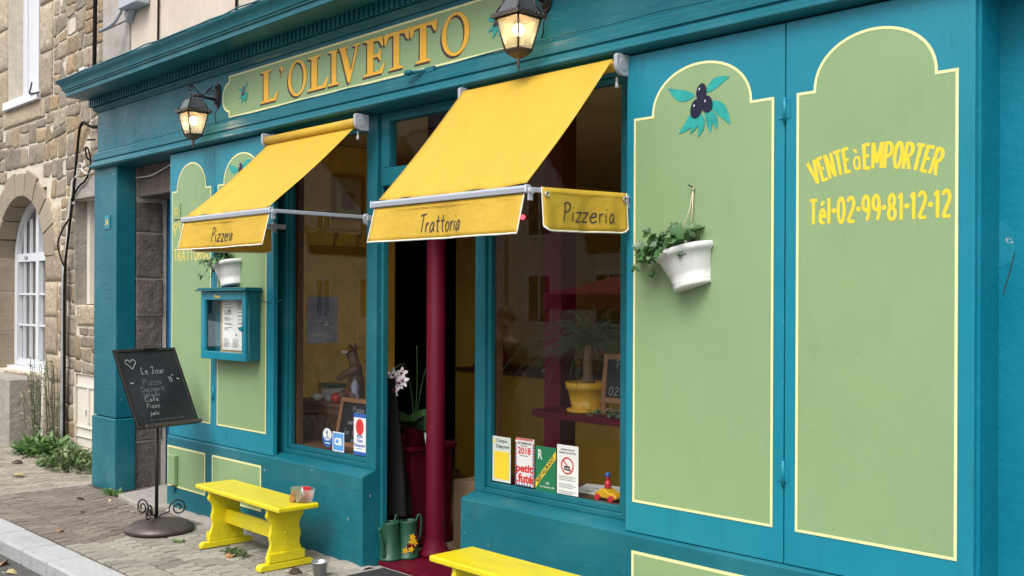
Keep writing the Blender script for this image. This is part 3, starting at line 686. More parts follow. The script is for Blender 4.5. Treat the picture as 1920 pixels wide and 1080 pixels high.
for ch, a, c in pxl:
    x0, x1 = px2x(a), px2x(c)
    serif(sd, ch, x0, x1 - x0, 3.010, .222, .0148, -.014, -.012); serif(lt, ch, x0, x1 - x0, 3.010, .222, .0138)
part('letter_shadow', sd, m_brown, sgn); part('lettering', lt, m_gold, sgn)
LV2 = [(160, .8, -.1, .2), (40, .8, .1, .2), (215, .8, -.1, 0), (-30, .8, .1, 0), (250, .9, -.05, -.1), (285, .9, .05, -.1), (-55, .8, .1, -.1)]
OL2 = [(0, .25, .13, .3, -5), (-.1, -.08, .14, .22, -14), (.1, -.05, .13, .2, 6)]
olive_motif(sgn, -6.652, 3.125, .085, .0135, LV2, OL2); olive_motif(sgn, -4.01, 3.12, .085, .0135, LV2, OL2)
# small bracket and cable on the architrave, cable behind it
p = MB(); p.ball((-4.665, -.06, 2.945), .022, 10, (1.6, 1, .8)); p.tube([(-4.65, -.05, 2.945), (-4.58, -.02, 2.95), (-4.50, .0, 2.955)], .010, 8); p.box(-4.57, -4.49, -.02, .0, 2.935, 2.965)
part('spotlight_bracket', p, m_teal)
p = MB(); random.seed(9); p.tube(catmull([(-9.1 + i * .27, -.008, 2.951 + random.uniform(-.002, .012)) for i in range(28)], 3), .0035, 6); part('painted_cable', p, m_teal)
# masonry of the upper floor and stone jamb of the side entrance
p = MB(); p.box(-8.88, 1, .17, .55, 3.35, 8.5); part('upper_wall', p, m_render)
p = MB()
zz = 3.40; random.seed(4)
for h_, wq in ((.30, .62), (.40, .50), (.34, .62), (.42, .5), (.35, .62), (.4, .5)):
    k = random.uniform(.9, 1.1); p.col = (.40 * k, .36 * k, .33 * k); p.box(-9.45, -9.45 + .565, .15, .54, zz + .006, zz + h_ - .006); zz += h_
part('quoin', p, m_granite, bevel=.008)
p = MB(); p.box(-9.45, -8.89, .165, .5, 2.6, 8.4); part('quoin_mortar', p, m_mortar)
p = MB(); random.seed(12); zz = -.02
for h_ in (.42, .20, .38, .50, .35, .40, .27): 
    p.box(-9.2, -8.775 + random.gauss(0, .008), .178, .42, zz + .005, zz + h_ - .005); zz += h_
part('stone_jamb', p, m_granited, bevel=.014)
p = MB(); p.box(-8.76, -7.7, .178, .46, 2.53, 2.80); part('stone_lintel', p, m_granited, bevel=.014)
p = MB(); p.box(-9.2, -8.79, .18, .46, -.02, 2.79); part('jamb_mortar', p, m_mortar)
p = MB(); p.box(-8.80, -7.7, .47, .52, 0, 2.79); dr = part('house_door', p, m_door)
p = MB(); p.box(-8.74, -7.75, .455, .469, 1.95, 2.05); p.box(-8.70, -8.60, .455, .469, .05, 1.94); p.box(-8.45, -8.40, .455, .469, .05, 1.94); p.box(-8.0, -7.9, .455, .469, .05, 1.94); part('door_moulding', p, m_door, dr, bevel=.004)
p = MB(); p.tube(catmull([(-8.74, .15, 2.70), (-8.45, .15, 2.692), (-8.2, .15, 2.73), (-7.95, .15, 2.77), (-7.75, .15, 2.775)], 4), .006, 6); part('door_cable', p, m_cablew)
# interior shell
p = MB(); p.box(-6.95, -6.75, .31, 1.45, 0, 2.85); part('inner_wall', p, m_ywall)
p = MB(); p.box(-7.55, -7.3, 2.8, 6, 0, 2.85); part('inner_wall', p, m_ywall)
p = MB(); p.box(-2.9, -2.8, .31, 6, 0, 2.85); part('party_wall', p, m_ywall)
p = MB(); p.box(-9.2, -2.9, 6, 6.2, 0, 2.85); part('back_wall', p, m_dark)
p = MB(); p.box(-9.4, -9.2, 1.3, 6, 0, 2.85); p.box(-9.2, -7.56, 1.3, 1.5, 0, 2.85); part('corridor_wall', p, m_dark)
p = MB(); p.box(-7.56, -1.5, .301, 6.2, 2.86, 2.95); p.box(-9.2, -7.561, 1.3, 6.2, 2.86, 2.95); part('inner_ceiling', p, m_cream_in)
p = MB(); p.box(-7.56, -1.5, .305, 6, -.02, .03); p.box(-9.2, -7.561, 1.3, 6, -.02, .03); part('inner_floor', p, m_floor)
p = MB(); p.box(-5.15, -4.27, .10, .62, -.02, .045); part('threshold', p, m_burg, bevel=.008)
p = MB(); p.lathe([(.10, .045), (.10, .07), (.085, .085), (.078, .10), (.072, .12), (.064, .14), (.060, .17), (.058, 2.86)], -5.01, .44, 28); part('column', p, m_burg)
p = MB(); p.box(-4.49, -4.35, .88, 1.02, .03, 2.86); part('inner_post', p, m_burg, bevel=.006)
for a, c in ((-4.235, -4.135), (-6.23, -6.135)):
    p = MB(); p.box(a, c, .151, .19, .656, 2.79); part('inner_window_trim', p, m_wood)
for a, c, d in ((-6.34, -5.31, .37), (-4.24, -3.05, .45)):
    p = MB(); p.box(a, c, .151, d, .56, .655); part('window_board', p, m_wood)

# ================================================================== AWNINGS
def awning(x0, x1, yb, zb, ztop, drop, lblb, name_txt, side, side_txt, roller, yt, dz):
    A = thing('awning', lblb, 'awning', ((x0 + x1) / 2, 0, ztop), 'yellow awnings over the shop windows')
    zt = ztop + dz
    nx, ny = 28, 22; c = MB()
    for j in range(ny + 1):
        t_ = j / ny
        for i in range(nx + 1):
            s2 = i / nx; x = x0 + .03 + (x1 - x0 - .06 + (.022 if side > 0 else 0)) * s2
            fold = 0.
            for fx, fw, fa in ((.02, .05, .012), (.12, .04, -.007), (.22, .05, .008), (.37, .06, -.006), (.66, .07, .005), (.90, .05, .007), (.99, .04, .010)):
                fold += fa * math.exp(-((s2 - fx - .10 * (1 - t_)) / fw) ** 2)
            wv = fold * t_ ** 1.3 * (1.2 - .4 * t_) + .003 * math.sin(s2 * 23 - 4 * t_ + x0) * t_ * t_ - .020 * math.sin(PI * t_) * (.6 + .4 * math.sin(PI * s2))
            c.v.append((x, yt + (yb + .01 - yt) * t_, zt + (zb + .02 - zt) * t_ + wv))
    for j in range(ny):
        for i in range(nx):
            a = j * (nx + 1) + i; c.face((a, a + 1, a + nx + 2, a + nx + 1), True)
    link('canopy', c, m_awn, A, solid=.002)
    def cloth(P00, P10, depth, sway, nm, lean, rc=False):
        v = MB(); nx, ny = 30, 8; P00, P10 = Vector(P00), Vector(P10); out_ = Vector(lean)
        hem = []
        for j in range(ny + 1):
            t_ = j / ny
            for i in range(nx + 1):
                s2 = i / nx; wv = (.012 * math.sin(s2 * 8 + 1) + .006 * math.sin(s2 * 19 + .8) + .004 * math.sin(s2 * 33)) * t_
                p_ = P00.lerp(P10, s2); dd = depth
                ed = 0.
                if rc and j == ny: ed = .018 * (max(0, 1 - s2 * 14) ** 2 + max(0, 1 - (1 - s2) * 14) ** 2)
                q_ = p_ + Vector((0, 0, -dd * t_ + ed)) + out_ * (sway * t_ + wv)
                v.v.append(tuple(q_))
                if j == ny: hem.append(tuple(q_))
        for j in range(ny):
            for i in range(nx):
                a = j * (nx + 1) + i; v.face((a, a + 1, a + nx + 2, a + nx + 1), True)
        o = link(nm, v, m_awn, A, solid=.002)
        e = [v.v[j * (nx + 1)] for j in range(ny + 1)]; e2 = [v.v[j * (nx + 1) + nx] for j in range(ny + 1)]
        h = MB(); h.tube(hem, .0042, 6); h.tube(e, .003, 6); h.tube(e2, .003, 6); link('hem', h, m_hem, o)
        if depth > .1:
            tp = MB()
            for r0 in (.014, .020):
                tp.tube([tuple(P00.lerp(P10, i / 30) + Vector((0, 0, -depth * r0 / depth - .004)) + out_ * (sway * r0 / depth + .0022)) for i in range(31)], .0009, 4)
            link('stitching', tp, m_awn, o)
        return o, (P00, P10, depth, sway, out_)
    def onto(info, d):
        P00, P10, depth, sway, out_ = info; ln = (P10 - P00).length
        def fm(u, v_, l=0.):
            t_ = v_ / depth; s2 = u / ln; wv = (.012 * math.sin(s2 * 8 + 1) + .006 * math.sin(s2 * 19 + .8) + .004 * math.sin(s2 * 33)) * t_
            return tuple(P00.lerp(P10, s2) + Vector((0, 0, -v_)) + out_ * (sway * t_ + wv + d + l))
        return fm, ln
    v, info = cloth((x0 + .012, yb, zb - .015), (x1 - .012, yb, zb - .015), drop, .03, 'valance', (0, -1, 0))
    fm, ln = onto(info, .0035)
    t = MB(); wt = .30 if name_txt == 'Trattoria' else .27
    cc = .50 if name_txt == 'Trattoria' else .515
    hand(t, name_txt, ln * cc - wt / 2, 0, .088, lambda u, q, l=0.: fm(u, .137 - q, l), .0062, width=wt); link('lettering', t, m_ink, v)
    ys = -.02; xs = x0 + .012 if side < 0 else x1 + .022
    if side < 0: s_, info = cloth((xs, yb + .03, zb - .03), (xs, ys, zb - .02), .165, 0., 'side_valance', (1, 0, 0), True)
    else: s_, info = cloth((xs + .0, yb + .07, zb + .015), (xs + .0, ys, zb + .03), .185, 0., 'side_valance', (1, 0, 0), True)
    if side_txt:
        fm, ln = onto(info, .004); t = MB(); hand(t, side_txt, ln * .235, 0, .082, lambda u, q, l=0.: fm(u, .142 - q, l), .0065, width=.345); link('lettering', t, m_ink, s_)
        for u in (.045, .97):
            e = MB(); c0 = Vector(fm(ln * u, .03, .002)); e.tube([c0 + Vector((0, .011 * math.cos(k * PI / 6), .011 * math.sin(k * PI / 6))) for k in range(12)], .0035, 6, closed=True); link('eyelet', e, m_galv, s_)
    f = MB(); f.xprof([(yb - .012, zb - .012), (yb - .014, zb + .010), (yb - .004, zb + .020), (yb + .014, zb + .017), (yb + .016, zb - .012)], x0, x1); fb = link('front_bar', f, m_alu, A, bevel=.003)
    e = MB(); e.box(x0 - .012, x0, yb - .015, yb + .018, zb - .014, zb + .022); e.box(x1, x1 + .012, yb - .015, yb + .018, zb - .014, zb + .022); link('end_cap', e, m_alu, fb, bevel=.006)
    for xa in (x0 + .012, x1 + .012):
        a = MB(); d = Vector((0, 1, .006)); 
        a.box(xa - .006, xa + .006, yb + .02, .0, zb - .010, zb + .012); 
        am = link('arm', a, m_alu, A, bevel=.004)
        k = MB(); k.tube([(xa - .014, yb + .012, zb - .004), (xa + .014, yb + .012, zb - .004)], .015, 14); k.tube([(xa - .016, yb + .012, zb - .004), (xa + .017, yb + .012, zb - .004)], .008, 10); k.box(xa - .004, xa + .004, yb, yb + .024, zb - .045, zb); link('joint', k, m_grey, am)
        k = MB(); k.prism([(.015, .022), (-.005, .022), (-.022, .005), (-.022, -.010), (-.008, -.038), (.015, -.05)], lambda y_, z_: (xa - .012, y_, zb + z_), lambda y_, z_: (xa + .012, y_, zb + z_)); k.box(xa - .008, xa + .02, .0, .085, zb - .02, zb + .012); link('wall_plate', k, m_grey, am, bevel=.003)
    for xa in (x0 - .02, x1 - .006):
        k = MB(); pts = [(.02, .040), (-.072, .040), (-.082, .032), (-.082, -.01)] + [(-.032 - .05 * math.cos(q * PI / 12), -.012 - .048 * math.sin(q * PI / 12)) for q in range(0, 8)] + [(.02, -.058)]
        k.prism(pts, lambda y_, z_: (xa, y_, ztop + z_), lambda y_, z_: (xa + .022, y_, ztop + z_))
        k.tube([(xa + .018, -.035, ztop - .008), (xa + .0245, -.035, ztop - .008)], .030, 20)
        link('roller_bracket', k, m_grey, A, bevel=.003)
    k = MB(); k.tube([(x0 + .01, -.048, ztop - .012), (x1 - .012, -.048, ztop - .012)], roller, 16); link('roller', k, m_awn, A)
    k = MB(); k.tube([(x1 - .03, -.03, ztop - .06), (x1 - .03, -.03, ztop - .085)], .006, 8); k.tube([(x1 - .03, -.03, ztop - .083), (x1 - .03, -.03, ztop - .11)], [.006, .011], 8); link('crank_eye', k, m_white, A)
    return A
awning(-6.225, -5.165, -.65, 2.150, 2.735, .175, 'yellow awning over the left window, its front flap reading Pizzeria', 'Pizzeria', -1, None, .032, -.062, -.045)
awning(-4.190, -3.108, -.65, 2.118, 2.752, .170, 'yellow awning over the right window, its front flap reading Trattoria', 'Trattoria', 1, 'Pizzeria', .026, -.085, .012)

# ================================================================== LANTERNS
def lantern(loc, label):
    T = thing('wall_lantern', label, 'lantern', loc, 'lit lanterns on the fascia')
    k = dict(world=False)
    # origin: wall point behind the lamp; lamp axis at y=-.195; z=0 at arm height
    yc = -.195
    p = MB(); oval = [(.05 * math.cos(q * PI / 14), .092 * math.sin(q * PI / 14) + .03) for q in range(28)]
    p.prism(oval, lambda x, z: (x, .018, z), lambda x, z: (x * .95, -.010, .03 + (z - .03) * .95)); p.prism([(u * .7, .03 + (v - .03) * .8) for u, v in oval], lambda x, z: (x, -.010, z), lambda x, z: (x * .7, -.03, .03 + (z - .03) * .8)); link('back_plate', p, m_iron, T, bevel=.004, **k)
    p = MB(); p.tube([(0, -.02, -.002), (0, -.09, .002), (0, -.225, .012)], [.011, .010, .008], 8); link('arm', p, m_iron, T, **k)
    p = MB(); sc = []
    for i in range(26):
        q = i / 25; sc.append((0, -.04 - .19 * q, .055 + .042 * math.cos(q * 2 * PI * .95 + .3) * (1 - .2 * q)))
    p.tube(sc, .0045, 6)
    def curl(cy, cz, r0, s0, dr): p.tube([(0, cy + (r0 * (1 - .8 * i / 22)) * math.cos(s0 + dr * i * .42), cz + (r0 * (1 - .8 * i / 22)) * math.sin(s0 + dr * i * .42)) for i in range(23)], .004, 6)
    curl(-.065, .048, .028, 0, 1); curl(-.222, .052, .026, PI, -1)
    link('scroll', p, m_iron, T, **k)
    def sq(s_, z): return [(-s_, yc - s_, z), (s_, yc - s_, z), (s_, yc + s_, z), (-s_, yc + s_, z)]
    p = MB(); b = 0; rings = [sq(.028, -.012), sq(.048, -.03), sq(.078, -.098)]
    for rr_ in rings: p.v += rr_
    for i in range(2):
        for j in range(4): p.face((4 * i + j, 4 * i + (j + 1) % 4, 4 * i + 4 + (j + 1) % 4, 4 * i + 4 + j))
    p.face((3, 2, 1, 0)); rf = link('roof', p, m_lroof, T, **k)
    p = MB()
    for j in range(4):
        a_, c_ = Vector(rings[1][j]), Vector(rings[2][j]); p.tube([a_, c_], .0055, 6); p.tube([rings[0][j], rings[1][j]], .005, 6)
    p.tube([(0, yc, -.012), (0, yc, .01)], [.02, .008], 10); link('roof_rib', p, m_iron, rf, **k)
    p = MB(); nseg = 7
    for j in range(4):   # scalloped eave
        a_, c_ = Vector(sq(.098, -.112)[j]), Vector(sq(.098, -.112)[(j + 1) % 4]); i_, e_ = Vector(sq(.078, -.104)[j]), Vector(sq(.078, -.104)[(j + 1) % 4])
        N = nseg * 4; b = len(p.v)
        for i in range(N + 1):
            t_ = i / N; lift = .012 * abs(math.sin(PI * t_ * nseg))
            p.v += [tuple(i_.lerp(e_, t_)), tuple(a_.lerp(c_, t_) + Vector((0, 0, lift))), tuple(a_.lerp(c_, t_) + Vector((0, 0, -.012)))]
        for i in range(N): p.face((b + 3 * i, b + 3 * i + 3, b + 3 * i + 4, b + 3 * i + 1)); p.face((b + 3 * i + 1, b + 3 * i + 4, b + 3 * i + 5, b + 3 * i + 2))
    p.v += sq(.092, -.122); nb = len(p.v) - 4; p.face((nb, nb + 1, nb + 2, nb + 3)); link('eave', p, m_bronze, rf, **k)
    top, bot = sq(.077, -.126), sq(.046, -.280)
    p = MB()
    for j in range(4):
        p.tube([top[j], bot[j]], .0055, 6); p.tube([top[j], top[(j + 1) % 4]], .0055, 6); p.tube([bot[j], bot[(j + 1) % 4]], .0065, 6)
    fr = link('cage', p, m_bronze, T, **k)
    for j in range(4):
        g_ = MB(); g_.v = [top[j], top[(j + 1) % 4], bot[(j + 1) % 4], bot[j]]; g_.face((0, 1, 2, 3)); link('pane', g_, m_lglass, fr, **k)
    p = MB(); rg = [sq(.050, -.281), sq(.040, -.300), sq(.020, -.316), sq(.012, -.322)]
    for rr_ in rg: p.v += rr_
    for i in range(3):
        for j in range(4): p.face((4 * i + j, 4 * i + (j + 1) % 4, 4 * i + 4 + (j + 1) % 4, 4 * i + 4 + j))
    p.lathe([(.010, -.320), (.008, -.328), (.013, -.334), (.008, -.342), (.011, -.350), (.005, -.362), (.006, -.368), (.001, -.384)], 0, yc, 10); link('finial', p, m_bronze, T, **k)
    p = MB(); p.ball((0, yc, -.180), .028, 14, (1, 1, 1.1)); link('bulb', p, m_bulb, T, **k)
    p = MB(); p.tube(catmull([(.01, -.005, -.06), (.012, -.03, -.11), (-.0, -.02, -.15), (-.03, .0, -.175), (-.05, .012, -.185)], 5), .004, 6); link('cable', p, m_iron, T, **k)
    return T
l1 = lantern((-7.030, .018, 3.125), 'lit black lantern left of the gilded sign, above the left awning')
l2 = dup(l1, (-3.645, .018, 3.160), 'lit black lantern at the right end of the gilded sign, above the larger awning')

# ================================================================== BENCHES
def bench(loc, label):
    T = thing('bench', label, 'bench', loc, 'yellow benches along the shopfront')
    k = dict(world=False); Lh = .555; Wh = .142
    p = MB(); p.box(-Lh, Lh, -Wh, Wh, .368, .40); link('seat', p, m_bench, T, bevel=.010, **k)
    prof = [(.125, .366), (.122, .345), (.130, .325), (.128, .315), (.108, .292), (.096, .262), (.098, .235), (.107, .205), (.106, .185), (.098, .160), (.100, .135), (.112, .105), (.123, .075), (.124, .04)]
    poly = prof + [(-a, z) for a, z in prof[::-1]]
    for sx in (-1, 1):
        xo = sx * .385
        p = MB(); p.prism(poly, lambda y, z: (xo - .014, y, z), lambda y, z: (xo + .014, y, z)); lg = link('leg', p, m_bench, T, bevel=.003, **k)
        p = MB(); a0 = xo + sx * .0145; a1 = xo + sx * .036; p.box(min(a0, a1), max(a0, a1), -.124, .124, .042, .098); link('batten', p, m_bench, lg, bevel=.003, **k)
        p = MB(); n_ = 6
        fp = [(-.185, .0), (.185, .0), (.185, .012)] + [(.185 - .03 + .03 * math.cos(q * PI / 12), .012 + .026 * math.sin(q * PI / 12)) for q in range(1, 7)] + [(-.185 + .03 - .03 * math.sin(q * PI / 12), .012 + .026 * math.cos(q * PI / 12)) for q in range(0, 6)] + [(-.185, .012)]
        p.prism(fp, lambda y, z: (xo - .022, y, z), lambda y, z: (xo + .040 * (1 if sx > 0 else .6), y, z)); link('foot', p, m_bench, lg, bevel=.003, **k)
        p = MB()
        for z in (.15, .21): p.ball((xo + sx * .014, 0, z), .008, 8, (.5, 1, 1))
        link('peg', p, m_bench, lg, **k)
    p = MB(); p.box(-.371, .371, -.012, .012, .15, .245); link('stretcher', p, m_bench, T, bevel=.003, **k)
    return T
b1 = bench((-5.943, -.296, .004), 'glossy yellow wooden bench under the left window, with a plastic tub on it')
b2 = dup(b1, (-3.360, -.376, .004), 'glossy yellow wooden bench under the right window, cut by the photo edge', -.015)
b1.rotation_euler.z = -.029

# tub with wrappers on the bench
T = thing('plastic_tub', 'clear oval plastic tub of red and orange sachets on the yellow bench', 'tub', (-5.475, -.23, .405))
p = MB(); p.lathe([(.0, .004), (.062, .004), (.072, .02), (.084, .075), (.088, .077), (.088, .083), (.081, .081), (.070, .022), (.06, .009), (0, .009)], -5.475, -.23, 28, sy=.8)
for i, v in enumerate(p.v): p.v[i] = (v[0], v[1], v[2] + .405)
link('tub_wall', p, m_tub, T)
def packet(c, s_, rz, tl, m, nm='sachet'):
    q = MB(); q.box(-s_[0] / 2, s_[0] / 2, -.003, .003, -s_[1] / 2, s_[1] / 2); q.xf(Matrix.Translation(c) @ Matrix.Rotation(rz, 4, 'Z') @ Matrix.Rotation(tl, 4, 'X')); link(nm, q, m, T, bevel=.001)
packet((-5.445, -.215, .465), (.055, .075), .5, .3, m_red); packet((-5.50, -.285, .440), (.050, .06), .1, -.35, m_orangew)
packet((-5.47, -.235, .425), (.06, .05), .9, 1.0, m_red); packet((-5.455, -.255, .435), (.05, .05), 2.1, .7, m_paper)
# bucket
T = thing('metal_pot', 'small galvanised metal pot on the ground at the right foot of the left bench', 'pot', (-5.225, -.27, .0))
p = MB(); p.lathe([(.0, 0), (.036, 0), (.045, .085), (.051, .087), (.050, .092), (.043, .09), (.034, .006), (0, .006)], -5.225, -.27, 20); link('pot_wall', p, m_galv, T)

# ================================================================== CHALKBOARD STAND
T = thing('chalkboard_stand', 'black chalkboard menu on an iron stand with scroll feet, by the stone doorway', 'sign', (-7.08, -.42, 0))
p = MB(); p.lathe([(.0, .012), (.232, .005), (.242, .016), (.238, .032), (.19, .060), (.11, .080), (.04, .088), (.0, .089)], -7.03, -.42, 44); link('base', p, m_bronze, T)
p = MB(); p.tube([(-7.08, -.42, .07), (-7.08, -.42, .80)], .0125, 12); p.tube([(-7.08, -.42, .80), (-7.11, -.42, 1.05)], .010, 8); link('post', p, m_iron, T)
for ang in (195, 315, 75):
    p = MB(); a = math.radians(ang); dx, dy = math.cos(a), math.sin(a); pts = [(.012, .16), (.03, .12), (.06, .085)]
    pts = []
    for i in range(34):
        q = i / 33; th = math.radians(200) - q * math.radians(620); rr = .064 * (1 - .80 * q) ; pts.append((.150 + rr * math.cos(th) , .130 + rr * math.sin(th)))
    pts = [(.006, .06), (.03, .09), (.06, .12)][:2] + pts
    p.tube([(-7.08 + dx * u, -.42 + dy * u, z + .015) for u, z in pts], .006, 6); link('scroll_foot', p, m_iron, T)
bc = Vector((-7.081, -.421, 1.02)); by, bt = 1.771, .492
e_ = Vector((math.cos(by), math.sin(by), 0)); n_ = Vector((math.sin(by), -math.cos(by), 0)); u_ = Vector((0, 0, 1)) * math.cos(bt) - n_ * math.sin(bt); f_ = e_.cross(u_)
BM = Matrix((e_, u_, f_)).transposed().to_4x4(); BM.translation = bc
W2, H2 = .258, .305
p = MB(); p.box(-W2, W2, -H2, H2, -.012, -.002); p.xf(BM); bd = link('board', p, m_board, T)
p = MB(); p.box(-W2, -W2 + .024, -H2, H2, -.016, .006); p.box(W2 - .024, W2, -H2, H2, -.016, .006); p.box(-W2 + .0245, W2 - .0245, H2 - .022, H2, -.016, .006); p.box(-W2 + .0245, W2 - .0245, -H2, -H2 + .022, -.016, .006); p.xf(BM); link('board_frame', p, m_iron, bd, bevel=.003)
p = MB(); p.box(-W2 + .05, W2 + .005, -H2 - .004, -H2 + .02, .0065, .034); p.xf(BM); link('chalk_ledge', p, m_bronze, bd, bevel=.004)
p = MB(); p.box(-.03, .10, H2 - .01, H2 + .02, .002, .02); p.box(-.12, .03, H2 + .002, H2 + .012, -.03, -.016); p.xf(BM); link('clip', p, m_bronze, bd, bevel=.003)
fmb = lambda u, v, l=0.: tuple(BM @ Vector((u, v, -.0012 + l)))
t = MB(); ht = [(-.15, .15), (-.17, .175), (-.19, .20), (-.185, .22), (-.165, .222), (-.15, .205), (-.135, .222), (-.115, .22), (-.11, .20), (-.13, .175), (-.15, .15)]
ribbon(t, catmull(ht, 4), .0045, fmb); hand(t, 'Le Jour', -.09, .105, .055, fmb, .0032, width=.20); hand(t, '15', .12, .035, .036, fmb, .004); hand(t, '~', .19, .04, .04, fmb, .006); hand(t, '~', .155, .075, .03, fmb, .006); hand(t, '~', -.20, .025, .05, fmb, .006)
hand(t, 'Cafe', -.13, -.105, .034, fmb, .0026, width=.12); hand(t, 'Pizza', -.13, -.155, .034, fmb, .0024, width=.11); hand(t, 'pate', -.12, -.21, .034, fmb, .0024, width=.075)
link('chalk_writing', t, m_chalk, bd)
t = MB(); hand(t, 'Pizza', -.105, .02, .05, fmb, .005, width=.16); hand(t, 'Dessert', -.135, -.03, .04, fmb, .006, width=.20); hand(t, 'salade', -.13, -.068, .036, fmb, .006, width=.14); hand(t, '~~~~~', -.14, -.265, .05, fmb, .004, width=.30); link('rubbed_writing', t, m_chalkd, bd)

# ================================================================== MENU BOX
T = thing('menu_box', 'teal wall mounted menu case with glass door and roof, on the left shutters', 'menu case', (-6.70, 0, 1.22))
p = MB(); x0, x1, z0, z1 = -7.03, -6.375, 1.222, 1.705
p.box(x0 + .0, x0 + .018, -.085, -.004, z0, z1); p.box(x1 - .018, x1, -.085, -.004, z0, z1); p.box(x0 + .0185, x1 - .0185, -.085, -.004, z0, z0 + .018); p.box(x0 + .0185, x1 - .0185, -.085, -.004, z1 - .018, z1); p.box(x0 + .0185, x1 - .0185, -.018, -.004, z0 + .0185, z1 - .0185)
link('case', p, m_teal, T, bevel=.003)
p = MB(); fw = .055
p.box(x0, x0 + fw, -.112, -.0855, z0 - .004, z1); p.box(x1 - fw - .01, x1 - .012, -.112, -.0855, z0 - .004, z1); p.box(x0 + fw + .0005, x1 - fw - .0105, -.112, -.0855, z0 - .004, z0 + .052); p.box(x0 + fw + .0005, x1 - fw - .0105, -.112, -.0855, z1 - .062, z1)
dd = link('case_door', p, m_teal_sh, T, bevel=.005)
p = MB(); quad(p, x0 + fw, x1 - fw - .01, -.096, z0 + .05, z1 - .06); link('pane', p, m_glass, dd)
p = MB(); p.ball((x1 - .075, -.118, 1.445), .013, 10); p.box(x1 - .066, x1 - .05, -.12, -.1125, 1.425, 1.46); link('knob', p, m_teal_sh, dd)
p = MB(); type_(p, 'Menu', wallmap(-.1145), -6.83, -6.74, 1.657, 1.682, .03); link('lettering', p, m_faded, dd)
p = MB(); p.box(x0 - .035, x1 + .035, -.145, -.003, z1 + .001, z1 + .012); p.box(x0 - .022, x1 + .022, -.13, -.003, z1 + .0125, z1 + .026); link('case_roof', p, m_teal, T, bevel=.004)
p = MB(); p.box(-6.885, x1 - .02, -.030, -.0185, z0 + .02, z1 - .02); link('cork_backing', p, m_cork, T)
p = MB(); p.box(-6.845, -6.435, -.036, -.0305, 1.285, 1.655); pg = link('menu_page', p, m_paper, T)
t = MB(); random.seed(21); fm = wallmap(-.037)
for cx0, cw in ((-6.82, .13), (-6.63, .15)):
    z = 1.63
    while z > 1.42:
        rect(t, cx0, cx0 + cw * random.uniform(.45, 1), z, z + .0035, fm); z -= random.choice((.009, .009, .009, .022))
for cx0 in (-6.83, -6.70, -6.56):
    for i in range(8): rect(t, cx0, cx0 + random.uniform(.06, .1), 1.365 - i * .0085, 1.3675 - i * .0085, fm)
for cx0, z in ((-6.66, 1.64), (-6.76, 1.56), (-6.66, 1.385), (-6.46, 1.385)): rect(t, cx0, cx0 + .018, z, z + .016, fm)
link('menu_print', t, m_ink, pg)
t = MB(); t.tube(catmull([(-6.375, -.03, 1.665), (-6.33, -.02, 1.64), (-6.26, -.012, 1.632), (-6.20, .03, 1.638), (-6.19, .07, 1.65)], 5), .004, 6); link('tie_wire', t, m_teal, T)

